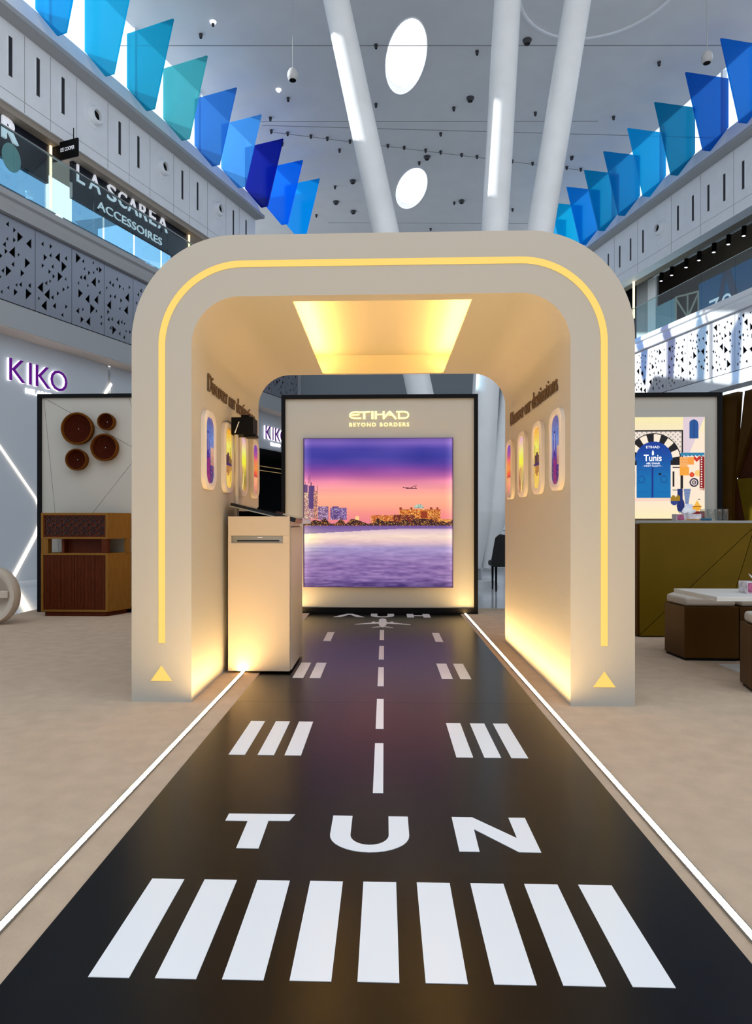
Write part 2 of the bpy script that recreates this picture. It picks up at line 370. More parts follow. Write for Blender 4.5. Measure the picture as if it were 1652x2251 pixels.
# middle storey slab, perforated skin, bulkhead, shop wall
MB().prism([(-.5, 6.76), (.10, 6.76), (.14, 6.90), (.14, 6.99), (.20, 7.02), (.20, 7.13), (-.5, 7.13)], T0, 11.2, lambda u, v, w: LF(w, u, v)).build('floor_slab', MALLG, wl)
bx('skin_backing', T0, 11.2, -.40, -.30, 5.18, 6.76, DARK, wl, LF)
def perf_panel(fr, t0, t1, z0, z1, par, m, seed, dens=26):
    rnd = random.Random(seed); holes = []; used = []
    tries = 0
    while len(holes) < dens and tries < 900:
        tries += 1
        h = rnd.choice([.08, .10, .11, .14, .20, .22]); w = h*.62; flip = rnd.random() < .5
        x = rnd.uniform(t0+.05, t1-.05-w); y = rnd.uniform(z0+.06, z1-.06-h)
        if any(abs(x+w/2-a) < (w+b)/2+.018 and abs(y+h/2-c) < (h+d)/2+.018 for a, b, c, d in used): continue
        used.append((x+w/2, w, y+h/2, h))
        holes.append([(x+w, y), (x+w, y+h), (x, y+h*.28)] if flip else [(x, y), (x+w, y+h*.72), (x, y+h)])
    g = .006
    o = sheet_with_holes([(t0+g, z0), (t1-g, z0), (t1-g, z1), (t0+g, z1)], holes, lambda u, v: fr(u, .0, v)).build('perforated_panel', m, par)
    s = o.modifiers.new('thick', 'SOLIDIFY'); s.thickness = .02; s.offset = 0
for i in range(14): perf_panel(LF, -1.7+.92*i, -.78+.92*i, 5.19, 6.755, wl, PERF, 100+i)
bx('perforated_panel', T0, -1.7, -.02, 0, 5.19, 6.755, PERF, wl, LF)
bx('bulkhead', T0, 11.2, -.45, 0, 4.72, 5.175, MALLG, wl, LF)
bx('bulkhead_underside', T0, 11.2, -.45, -.01, 4.70, 4.72, mat('warm_cream', (.62, .50, .42), .6), wl, LF)
bx('shop_wall', T0, 2.60, -.65, -.45, -.03, 4.72, mat('shop_grey', (.60, .63, .67), .45), wl, LF)
bx('shop_wall', 2.68, 7.6, -.65, -.45, -.03, 4.72, MATS['shop_grey'], wl, LF)
bx('shop_lintel', 7.6, 11.2, -.65, -.45, 3.55, 4.72, MATS['shop_grey'], wl, LF)
bx('shop_wall_joint', 2.60, 2.68, -.66, -.55, -.03, 4.72, SEAM, wl, LF)
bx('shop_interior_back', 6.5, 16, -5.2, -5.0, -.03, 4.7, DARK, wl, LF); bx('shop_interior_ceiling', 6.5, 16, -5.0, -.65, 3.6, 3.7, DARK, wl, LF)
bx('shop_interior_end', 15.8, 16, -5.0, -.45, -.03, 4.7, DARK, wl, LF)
bx('shop_pier', 11.2, 12.0, -.65, -.05, -.03, 6.76, MALLG, wl, LF)
for o_, z_ in ((-2.0, 3.18), (-2.0, 3.02)): bx('shelf_light', 7.8, 15, o_-.02, o_+.02, z_, z_+.02, mat('dim_gold', (.2, .12, .04), .5, emit=(.9, .6, .25), es=.25), wl, LF)
bx('shelf_edge', 8.2, 10.6, -3.02, -3, 1.95, 1.985, mat('dim_white', (.4, .4, .4), .5, emit=(1, 1, 1), es=.35), wl, LF)
bx('shelf_edge', 9, 13, -4.9, -4.85, 1.6, 1.64, mat('dim_violet', (.05, .02, .2), .5, emit=(.12, .05, .5), es=.15), wl, LF)
# led lines on the shop wall
def wall_led(pts, w, m=LEDW): MB().strip(*ribbon(pts, w), -.45, -.435, lambda u, v, d: LF(u, d, v)).build('led_line', m, wl)
wall_led([(-1.3, 3.76), (-.30, 2.60), (.57, 1.60), (.74, 1.22)], .022); wall_led([(.74, 1.22), (.55, .83), (.0, .0)], .06); wall_led([(2.70, 4.30), (2.45, 3.95)], .055)
def kiko(t0, tag_label):
    k = thing('shop_sign', LF(t0+.7, -.45, 3.55), tag_label, 'shop sign')
    ch = [('K', 0, .38), ('I', .46, .065), ('K', .62, .38), ('O', .99, .45)]
    for c, u0, w in ch:
        f = lambda u, v, d, u0=u0: LF(t0+u0+u, -.45+d, 3.84+v)
        a = text_mb(c, lambda u, v, d, f=f: f(u, v, d), w, .43, .055).build('letter_halo', WHITEGLOW, k)
        text_mb(c, lambda u, v, d, f=f: f(u, v, .056+d), w, .43, .006, offset=0).build('letter_face', PURPLE, a)
    text_mb('MILANO', lambda u, v, d: LF(t0+.42+u, -.45+d, 3.66+v), .66, .11, .03, offset=.02).build('small_letters', WHITEGLOW, k)
kiko(-.10, 'purple KIKO MILANO sign with white halo above the left display wall')
kiko(9.66, 'purple KIKO MILANO sign seen through the arch above the dark shop')
# clerestory window panes and posts, left and right
def clerestory(fr, ts, n):
    for i in range(len(ts)-1):
        w = MB().box(ts[i]+.04, ts[i+1]-.04, -.30, -.29, 10.97, ZC, fr).build('window_%d' % (n+i), WGLASS, kind='structure')
        MB().box(ts[i]-.04, ts[i]+.04, -.36, -.24, 10.97, ZC, fr).build('window_post', MALLW, w)
clerestory(LF, [-1.2, .75, 3.3, 5.85, 8.3], 1)
# coloured glass fins
FP = [(0, 10.98), (.53, 10.34), (.755, 10.34), (1.27, 12.2), (0, 12.2)]
def fin(fr, t, col, label, grp, sc_=1.0, k=1.0):
    r = MB().prism([(u*sc_, v) for u, v in FP], t-.022, t+.022, lambda u, v, w: fr(w, u+.02, v)).build('glass_fin', fin_mat('fin_glass', tuple(min(.95, c*k) for c in lin(col))), bevel=.004)
    tag(r, label, 'glass fin', grp)
LC = [('bright cyan blue', (0, 165, 215), -1.1), ('cyan blue', (0, 150, 205), .15), ('turquoise', (20, 165, 200), 1.42), ('teal', (10, 150, 180), 2.70), ('pale sea green', (70, 165, 170), 3.98), ('steel blue', (50, 120, 190), 5.26), ('light blue', (80, 160, 225), 6.5), ('dark navy', (0, 20, 140), 7.75), ('vivid blue', (0, 110, 220), 9.0), ('azure', (0, 150, 240), 10.2)]
for i, (n, c, t) in enumerate(LC[1:]): fin(LF, t, c, '%s glass fin on the left clerestory, %s counting from the near end' % (n, ORD[i]), 'fins on the left clerestory', 1.0, 1.35)
# upper shop front on the left, behind the balustrade
us = thing('upper_shop', LF(2, -.3, 7.13), 'dark upper floor shopfronts behind the left glass balustrade', 'shopfront')
NAVY = mat('navy_front', (.006, .009, .02), .3); INT = mat('shop_interior_warm', (.35, .22, .10), .6)
bx('sign_band', T0, .72, -.34, -.26, 7.95, 8.72, NAVY, us, LF); bx('sign_band', 1.35, 5.3, -.34, -.26, 7.95, 8.72, NAVY, us, LF)
bx('sign_band', 5.45, 8.2, -.9, -.8, 7.13, 8.72, NAVY, us, LF)
bx('shop_back', T0, 8.3, -2.6, -2.5, 7.13, 8.72, NAVY, us, LF)
bx('interior_panel', 2.2, 3.5, -2.45, -2.4, 7.15, 8.0, INT, us, LF); bx('interior_panel', 3.55, 5.0, -2.2, -2.15, 7.15, 7.9, INT, us, LF)
for a, b in ((T0, -.6), (-.6, .72), (1.35, 2.3), (2.3, 3.3), (3.3, 4.3), (4.3, 5.3)): bx('shop_pane', a+.03, b-.03, -.31, -.30, 7.13, 7.95, glass_mat('shop_glass', (.45, .62, .75), .10), us, LF)
for t in (.75, 5.36): bx('led_strip', t-.018, t+.018, -.25, -.22, 7.45, 8.82, LEDY, us, LF)
for t, o_, z in ((1.1, -1.2, 8.0), (2.0, -1.3, 7.9), (4.6, -1.0, 7.7), (4.9, -1.1, 7.75), (1.0, -.9, 7.6)):
    MB().lathe([(0, 0), (.08, 0), (.08, .12), (0, .14)], lambda x, y, h: LF(t+x, o_+y, z+h), 12).build('downlight', WHITEGLOW, us)
SIGNW = mat('sign_white', (.75, .76, .80), .4, emit=(.9, .92, 1), es=.45)
ls = thing('shop_sign', LF(3, -.26, 8.3), 'white LA SCAREA ACCESSOIRES sign on the black upper shopfront', 'shop sign')
for i, (c, t0, w) in enumerate([('L', 1.45, .22), ('A', 1.80, .34), ('S', 2.35, .28), ('C', 2.70, .28), ('A', 3.02, .34), ('R', 3.42, .28), ('E', 3.78, .24), ('A', 4.10, .36)]):
    zz = 8.34+.028*(t0-1.45)
    text_mb(c, lambda u, v, d: LF(t0+u, -.255+d, zz+v), w, .36, .03).build('letter', SIGNW, ls)
text_mb('ACCESSOIRES', lambda u, v, d: LF(2.05+u, -.255+d, 8.02+v), 2.2, .18, .02).build('small_letters', SIGNW, ls)
es_ = thing('shop_sign', LF(-.2, -.26, 8.3), 'large white letters ER of a cut-off upper shop sign at the left edge', 'shop sign')
for c, t0, w in (('E', -.75, .26), ('R', -.40, .36)): text_mb(c, lambda u, v, d: LF(t0+u, -.255+d, 8.31+v), w, .40, .05, offset=.03).build('letter', SIGNW, es_)
bs = thing('blade_sign', LF(1.0, -.1, 8.4), 'small black LEE COOPER blade sign hanging under the left fascia', 'shop sign')
bx('sign_board', .80, .83, -.24, .42, 8.42, 8.78, BLACK, bs, LF); text_mb('LEE COOPER', lambda u, v, d: LF(.795-d, -.02+u, 8.57+v), .36, .075, .004).build('letters', SIGNW, bs)
MB().tube(LF(.815, .3, 8.78), LF(.815, .3, 9.0), .01, n=6).tube(LF(.815, -.1, 8.78), LF(.815, -.1, 8.9), .01, n=6).build('hanger', BLACK, bs)
tag(MB().lathe([(0, 0), (.265, 0), (.265, .012), (0, .012)], lambda x, y, h: LF(-.18+x*.8, -.25+h, 8.02+y), 28).build('round_sign', mat('mint', (.30, .50, .47), .5)), 'pale mint green disc on the dark shopfront beside the letters ER', 'sign')
gb = thing('glass_balustrade', LF(2, .1, 7.13), 'left upper floor glass balustrade with thin top rail', 'balustrade')
for i, (a, b) in enumerate([(-3.4, -1.9), (-1.9, -.45), (-.45, .35), (.35, 1.55), (1.55, 2.75), (2.75, 4.0), (4.0, 5.3), (5.3, 6.6), (6.6, 8.0), (8.0, 9.5), (9.5, 11)]):
    bx('glass_pane', a+.006, b-.006, .11, .125, 7.10, 8.27, GLASS, gb, LF)
bx('top_rail', -3.4, 11, .10, .135, 8.27, 8.30, STEEL, gb, LF)

# ---------------------------------------------------------------- right mall facade
wr = thing('wall_right', RF(2, 0, -.03), kind='structure')
Q0, Q1 = -18, 18
bx('fascia', Q0, Q1, -.35, 0, 8.70, 10.33, MALLW, wr, RF)
bx('ledge', Q0, Q1, -.35, .30, 10.33, 10.42, MALLG, wr, RF)
MB().prism([(-.35, 10.42), (.22, 10.42), (.22, 10.45), (0, 10.97), (-.35, 10.97)], Q0, Q1, lambda u, v, w: RF(w, u, v)).build('sloped_sill', MALLW, wr)
for t in (-.35, .28, .91, 1.48, 2.07, 2.68, 4.27, 4.90, 5.48, 6.13, 6.8): slot(RF, t, 9.22, 9.90, wr)
nozzle(RF, 3.47, 9.60, wr); nozzle(RF, -1.1, 9.60, wr)
for t in (.6, 1.78, 2.98, 4.55, 5.8): bx('panel_joint', t-.004, t+.004, -.01, .003, 8.72, 10.31, SEAM, wr, RF)
bx('panel_joint', Q0, Q1, -.01, .003, 8.98, 8.988, SEAM, wr, RF)
bx('soffit', Q0, Q1, -.6, -.35, 8.70, 10.3, mat('soffit_brown', (.28, .23, .18), .6), wr, RF)
MB().prism([(-3.6, 6.3), (.10, 6.3), (.14, 6.44), (.14, 6.5), (.2, 6.53), (.2, 6.65), (-3.6, 6.65)], Q0, Q1, lambda u, v, w: RF(w, u, v)).build('floor_slab', MALLW, wr)
bx('skin_backing', Q0, Q1, -.40, -.30, 4.85, 6.3, DARK, wr, RF)
for i in range(12): perf_panel(RF, -1.2+.875*i, -.325+.875*i, 4.86, 6.295, wr, PERFR, 300+i, 30)
bx('perforated_panel', Q0, -1.2, -.02, 0, 4.86, 6.295, PERFR, wr, RF)
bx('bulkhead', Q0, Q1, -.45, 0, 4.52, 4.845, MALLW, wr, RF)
# upper walkway shop wall with blue graphics
bx('shop_wall', Q0, Q1, -3.3, -3.2, 6.65, 10.3, mat('taupe_wall', (.34, .29, .24), .6), wr, RF)
bx('shop_ceiling', Q0, Q1, -3.2, -.6, 9.9, 10.0, MATS['taupe_wall'], wr, RF)
bx('graphic_panel', -2.0, 3.12, -1.06, -1.0, 6.65, 7.95, TEALW, wr, RF)
for a_, b_, c_ in ((2.3, 2.0, .25), (1.4, 1.9, .3), (.3, .1, .3)):  # slanted deep teal bands across the blue panel
    MB().prism([(a_, 6.65), (a_+c_, 6.65), (b_+c_*.7, 7.95), (b_, 7.95)], -1.0, -.995, lambda u, v, w: RF(u, w, v)).build('graphic_band', mat('deep_teal', (.004, .05, .14), .5), wr)
bx('graphic_panel', 4.15, 5.1, -1.06, -1.0, 6.65, 7.9, mat('pale_graphic', (.20, .38, .46), .5), wr, RF); bx('graphic_panel', 5.1, 5.5, -1.06, -1.0, 6.65, 8.9, MALLW, wr, RF)
bx('wall_pier', 5.5, 6.1, -1.4, -1.0, 6.65, 9.9, MALLG, wr, RF); bx('dark_recess', 6.15, 10, -1.2, -1.1, 6.65, 9.9, DARK, wr, RF)
bx('led_strip', 5.20, 5.25, -.34, -.29, 7.55, 8.70, LEDY, wr, RF)
for c_, t_ in (('Z', 2.70), ('O', 2.22)):
    text_mb(c_, lambda u, v, d: RF(t_-u, -.99+d, 6.82+v), .40, .50, .01).build('graphic_letter', SIGNW, wr)
tr_m = mat('pale_timber', (.55, .47, .36), .6)
tp = thing('display_truss', RF(3.6, -1, 6.65), 'pale timber truss frame behind the right upper balustrade', 'truss')
for a_, b_ in (((4.12, 6.65), (4.12, 7.9)), ((4.12, 7.9), (3.14, 7.75)), ((4.12, 7.15), (3.14, 7.1)), ((4.12, 7.85), (3.6, 7.15)), ((3.6, 7.15), (3.14, 7.7)), ((3.6, 7.82), (3.6, 7.15)), ((3.14, 7.75), (3.14, 6.65))):
    MB().tube(RF(a_[0], -1, a_[1]), RF(b_[0], -1, b_[1]), .028, n=8).build('beam', tr_m, tp)
trk = thing('track_light', RF(3, -1, 8.7), 'pale ceiling track with black spotlights on the right upper floor', 'track light')
bx('track', .4, 5.2, -1.04, -.97, 8.87, 8.95, MALLW, trk, RF)
for t in (1.0, 3.0, 5.0): MB().tube(RF(t, -1, 8.95), RF(t, -1, 9.9), .01, n=6).build('hanger', MALLG, trk)
for t in (.85, 1.4, 1.95, 2.5, 3.1, 3.65, 4.3, 4.8):
    h = MB().tube(RF(t, -1, 8.87), RF(t, -.98, 8.62), .06, n=12).build('spot_head', BLACK, trk, smooth=True)
    MB().tube(RF(t, -.98, 8.625), RF(t, -.979, 8.615), .045, n=12).build('lens', WHITEGLOW, h)
gr = thing('glass_balustrade', RF(2, .1, 6.65), 'right upper floor teal-tinted glass balustrade above the sunlit panels', 'balustrade')
for i in range(9):
    a = -2.0+1.2*i
    bx('glass_pane', a+.006, a+1.194, .11, .125, 6.62, 7.62, GLASS, gr, RF)
bx('edge_trim', -2, 8.8, .105, .13, 7.62, 7.635, STEEL, gr, RF)
clerestory(RF, [-1.2, 1.3, 3.8, 6.3, 8.8], 5)
RC = [('royal blue', (0, 105, 190), -.43), ('deep blue', (0, 92, 178), .77), ('dark teal', (0, 122, 160), 1.99), ('bright cerulean', (0, 158, 212), 3.2), ('petrol blue', (0, 128, 182), 4.42), ('teal blue', (0, 140, 182), 5.52), ('vivid blue', (0, 135, 220), 6.62), ('cyan', (0, 172, 232), 7.75), ('pale cyan', (30, 170, 220), 8.9)]
for i, (n, c, t) in enumerate(RC): fin(RF, t, c, '%s glass fin on the right clerestory, %s counting from the near end' % (n, ORD[i]), 'fins on the right clerestory', .95, 1.5)
# bronze folded shop front below the right bulkhead
bsf = thing('bronze_shopfront', RF(.4, -.4, -.03), 'folded bronze shopfront behind the right display wall', 'shopfront')
for nm, poly, o0, o1, m in [('left_fold', [(1.35, 0), (1.7, 0), (1.7, 4.5), (1.1, 4.5), (1.30, 2.25)], -.45, -.30, BRONZE),
        ('upper_fold', [(1.28, 2.28), (.93, 4.48), (.36, 4.5), (.50, 4.0)], -.5, -.36, BRONZE), ('inner_fold', [(1.28, 2.25), (.50, 4.0), (-.6, 4.5), (.32, 3.0), (.78, 2.25)], -.62, -.45, MAROON),
        ('lower_fold', [(1.28, 2.25), (.78, 2.25), (.2, 0), (.70, 0)], -.58, -.42, GOLD), ('base_fold', [(1.28, 2.2), (.70, 0), (1.5, 0)], -.5, -.40, MAROON)]:
    MB().prism(poly, o0, o1, lambda u, v, w: RF(u+.12, w-.35, v)).build(nm, m, bsf)
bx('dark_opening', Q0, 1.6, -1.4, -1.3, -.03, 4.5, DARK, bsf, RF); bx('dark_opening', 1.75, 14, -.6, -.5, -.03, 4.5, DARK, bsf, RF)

# ---------------------------------------------------------------- leaning roof columns
cl = thing('branching_column', (1.6, 12.27, -.03), 'three white leaning roof columns meeting at one round base behind the arch', 'column')
for dy, xb, xt in ((.12, 1.37, -1.35), (-.02, 1.60, 2.31), (.10, 1.76, 3.82)):
    y = 12.2+dy; d = (xt-xb)/12.8
    P = lambda z: (xb+d*z, y, z)
    MB().tube(P(1.3), P(12.9), .235, n=32).tube(P(.30), P(1.3), .09, .235, n=32).build('leaning_shaft', COLM, cl, smooth=True)
MB().tube((1.6, 12.25, -.03), (1.6, 12.25, .09), .42, .40, n=40).build('base_plate', COLM, cl, smooth=True)
MB().tube((1.6, 12.25, .09), (1.6, 12.25, .34), .12, .11, n=20).build('pin_joint', MALLG, cl, smooth=True)
# hanging spotlights
def pendant(p, label):
    k = thing('hanging_spotlight', p, label, 'spotlight')
    x, y, z = p
    MB().lathe([(.0, .125), (.03, .125), (.07, .10), (.10, .04), (.105, -.02), (.09, -.075), (.065, -.1)], lambda a, b, h: (x+a, y+b, z+h), 24).build('body', STEELP, k, smooth=True)
    MB().lathe([(0, -.085), (.065, -.1), (.065, -.105), (0, -.09)], lambda a, b, h: (x+a, y+b, z+h), 20).build('lamp_opening', BLACK, k)
    MB().tube((x, y, z+.12), (x, y, ZC), .008, n=6).build('cable', MALLG, k)
STEELP = mat('pearl_grey', (.50, .50, .50), .3)
pendant((-1.75, 12.945, 9.637), 'grey egg-shaped spotlight hanging on a cable left of the columns'); pendant((6.131, 13.234, 9.966), 'grey egg-shaped spotlight hanging near the right clerestory')

# ================================================================== BOOTH: carpet, runway
bx('floor_carpet', -4.45, 9.5, -6, 8.86, -.03, 0, CARPET, kind='structure')
rw = thing('runway_mat', (0, 4, 0), 'long black runway mat with white markings leading through the arch', 'floor mat')
for a, b in ((-.6, 4.17), (4.17, 7.3), (7.3, 8.30)): bx('mat_sheet', -.912, .912, a+.001, b-.001, .0, .004, RUNWAY, rw)
def decal(name, poly): return MB().prism(poly, .004, .0055, fXY(0)).build(name, MARK, rw)
def bar(x0, x1, y0, y1, name='stripe'): return decal(name, [(x0, y0), (x1, y0), (x1, y1), (x0, y1)])
for i in range(9): bar(-.715+.1625*i, -.615+.1625*i, 1.622+.0015*i, 2.077+.0015*i, 'threshold_stripe')
for x0 in (-.738, -.600, -.472, .335, .465, .590): bar(x0, x0+.078, 3.205, 3.752)
for x0 in (-.653, -.532, .402, .531): bar(x0, x0+.077, 4.815, 5.338)
for x0 in (-.572, .470): bar(x0, x0+.070, 6.322, 6.835)
for y0, y1 in ((2.77, 3.395), (3.636, 4.254), (4.586, 5.19), (5.485, 6.09), (6.40, 6.995)): bar(-.048, -.006, y0, y1, 'centre_dash')
def arc(cx, cy, rx, ry, q0, q1, n=10): return [(cx+rx*math.cos(math.radians(q0+(q1-q0)*i/n)), cy+ry*math.sin(math.radians(q0+(q1-q0)*i/n))) for i in range(n+1)]
def letter_strip(name, L, Rr): return MB().strip(L, Rr, .004, .0055, fXY(0)).build(name, MARK, rw)
def uletter(x0, x1, y0, y1, st):
    cx = (x0+x1)/2; ro = (x1-x0)/2; h = (y1-y0)
    L = [(x0, y1)]+arc(cx, y0+h*.45, ro, h*.45, 180, 360, 16)+[(x1, y1)]
    Rr = [(x0+st, y1)]+arc(cx, y0+h*.45, ro-st, h*.45-st*.72, 180, 360, 16)+[(x1-st, y1)]
    return letter_strip('letter', L, Rr)
# T U N
decal('letter', [(-.586, 2.553), (-.586, 2.493), (-.503, 2.493), (-.500, 2.283), (-.424, 2.283), (-.427, 2.497), (-.350, 2.499), (-.336, 2.556)])
uletter(-.192, .086, 2.270, 2.550, .072)
decal('letter', [(.249, 2.287), (.316, 2.287), (.319, 2.455), (.447, 2.289), (.520, 2.289), (.520, 2.555), (.459, 2.555), (.459, 2.39), (.325, 2.553), (.249, 2.553)])
# A U H at the far end
letter_strip('letter', [(-.60, 7.95), (-.455, 8.24), (-.385, 8.24), (-.235, 7.95)], [(-.51, 7.95), (-.435, 8.14), (-.405, 8.14), (-.325, 7.95)])
uletter(-.165, .112, 7.95, 8.25, .078)
decal('letter', [(.262, 7.95), (.342, 7.95), (.342, 8.07), (.452, 8.07), (.452, 7.95), (.535, 7.95), (.535, 8.25), (.452, 8.25), (.452, 8.12), (.342, 8.12), (.342, 8.25), (.262, 8.25)])
# aeroplane
ap = thing('runway_aeroplane', (-.022, 7.48, .004), 'flat white aeroplane silhouette lying on the far end of the runway', 'aeroplane decal')
cxp = -.022
MB().prism([(cxp+.042, 7.35), (cxp+.042, 7.70)]+arc(cxp, 7.70, .042, .13, 0, 180, 12)+[(cxp-.042, 7.35), (cxp, 7.14)], .0045, .007, fXY(0)).build('fuselage', MARK, ap)
for s in (-1, 1):
    MB().prism([(cxp+s*.04, 7.56), (cxp+s*.30, 7.385), (cxp+s*.30, 7.36), (cxp+s*.04, 7.44)], .0045, .007, fXY(0)).build('wing', MARK, ap)
    MB().prism([(cxp+s*.02, 7.24), (cxp+s*.112, 7.175), (cxp+s*.112, 7.155), (cxp+s*.015, 7.19)], .0045, .007, fXY(0)).build('tailplane', MARK, ap)
    MB().prism([(cxp+s*.085, 7.58), (cxp+s*.118, 7.58), (cxp+s*.118, 7.47), (cxp+s*.085, 7.47)], .005, .0075, fXY(0)).build('engine', MARK, ap)
# floor led strips
for x0, x1, lab in ((-1.052, -1.03, 'left'), (.962, .984, 'right')):
    k = thing('floor_light_strip', (x0, 4, 0), 'glowing warm light strip in the carpet along the %s side of the runway' % lab, 'light strip')
    bx('diffuser', x0, x1, -.6, 8.28, .0, .006, LEDF, k); bx('channel_edge', x0-.004, x0, -.6, 8.28, 0, .007, STEEL, k); bx('channel_edge', x1, x1+.004, -.6, 8.28, 0, .007, STEEL, k)

# ================================================================== ARCH
Y0, Y1 = 4.15, 6.38
ar = thing('arch_portal', (-.03, 5.2, 0), 'large cream rounded walk-through arch with glowing outline over the runway', 'arch')
def acurve(xl, xr, zt, R, zb=0, n=20):
    pts = [(xl, zb), (xl, zt-R)]+arc(xl+R, zt-R, R, R, 180, 90, n)[1:]
    pts += [(xr-R, zt)]+arc(xr-R, zt-R, R, R, 90, 0, n)[1:]+[(xr, zb)]
    return pts
XO0, XO1, ZO, RO = -1.557, 1.499, 2.866, .64
XI0, XI1, ZI, RI = -1.185, 1.117, 2.490, .30
CO_, CI_ = acurve(XO0, XO1, ZO, RO), acurve(XI0, XI1, ZI, RI)
n = len(CO_); mb = MB()
ktop = next(i for i in range(n-1) if abs(CI_[i][1]-ZI) < 1e-6 and abs(CI_[i+1][1]-ZI) < 1e-6)
vs = [(u, Y0, v) for u, v in CO_]+[(u, Y0, v) for u, v in CI_]+[(u, Y1, v) for u, v in CO_]+[(u, Y1, v) for u, v in CI_]
fs = []
for i in range(n-1):
    fs += [(i, i+1, n+i+1, n+i), (2*n+i, 3*n+i, 3*n+i+1, 2*n+i+1), (i, 2*n+i, 2*n+i+1, i+1)]
    if i != ktop: fs.append((n+i, n+i+1, 3*n+i+1, 3*n+i))
fs += [(0, n, 3*n, 2*n), (n-1, 3*n-1, 4*n-1, 2*n-1)]
mb.add(vs, fs)
HX0, HX1, HY0, HY1 = -.578, .545, 4.262, 6.335                 # opening of the ceiling cove
xa, xb = CI_[ktop][0], CI_[ktop+1][0]
for a, b, c_, d in ((xa, HX0, Y0, Y1), (HX1, xb, Y0, Y1), (HX0, HX1, Y0, HY0), (HX0, HX1, HY1, Y1)): mb.add([(a, c_, ZI), (b, c_, ZI), (b, d, ZI), (a, d, ZI)], [(0, 1, 2, 3)])
body = mb.build('arch_body', CREAM, ar, smooth=True)
cv = MB(); ZT = ZI+.17; E_ = .07
for vs, f in [([(HX0-E_, HY0, ZT), (HX1+E_, HY0, ZT), (HX1+E_, HY1, ZT), (HX0-E_, HY1, ZT)], None)]: cv.add(vs, [(0, 1, 2, 3)])
for x in (HX0-E_, HX1+E_): cv.add([(x, HY0, ZI+.012), (x, HY1, ZI+.012), (x, HY1, ZT), (x, HY0, ZT)], [(0, 1, 2, 3)])
for y in (HY0, HY1): cv.add([(HX0-E_, y, ZI), (HX1+E_, y, ZI), (HX1+E_, y, ZT), (HX0-E_, y, ZT)], [(0, 1, 2, 3)])
for a, b in ((HX0-E_, HX0), (HX1, HX1+E_)): cv.add([(a, HY0, ZI+.012), (b, HY0, ZI+.012), (b, HY1, ZI+.012), (a, HY1, ZI+.012)], [(0, 1, 2, 3)])
for x in (HX0, HX1): cv.add([(x, HY0, ZI), (x, HY1, ZI), (x, HY1, ZI+.012), (x, HY0, ZI+.012)], [(0, 1, 2, 3)])
cove = cv.build('ceiling_cove', CREAM, ar)
for a in (HX0-.045, HX1+.02): bx('cove_light', a, a+.025, HY0+.05, HY1-.05, ZI+.013, ZI+.03, LEDC, cove)
# glowing outline on the front
lc = acurve(-1.369, 1.317, 2.688, .50, .363)
MB().strip(*ribbon(lc, .040), Y0-.004, Y0+.001, lambda u, v, w: (u, w, v)).build('front_light_line', LEDA, ar)
for cx_, zb in ((-1.372, .13), (1.318, .115)):
    MB().prism([(cx_-.066, zb), (cx_+.066, zb), (cx_, zb+.095)], Y0-.004, Y0+.001, lambda u, v, w: (u, w, v)).build('glowing_triangle', LEDA, ar)
bx('dark_foot_gap', XO0+.01, XI0-.01, Y0+.01, Y1-.01, .0005, .004, BLACK, ar)
# wall lettering
for fn_ in (lambda u, v, d: (XI0+.004+d, 4.52+u, 1.985+v), lambda u, v, d: (XI1-.004-d, 6.07-u, 1.955+v)):
    for q in text_mb('Discover our destinations', fn_, 1.63, .118, .008, offset=-.004, letters=True): q.build('wall_letter', BROWNL, ar)
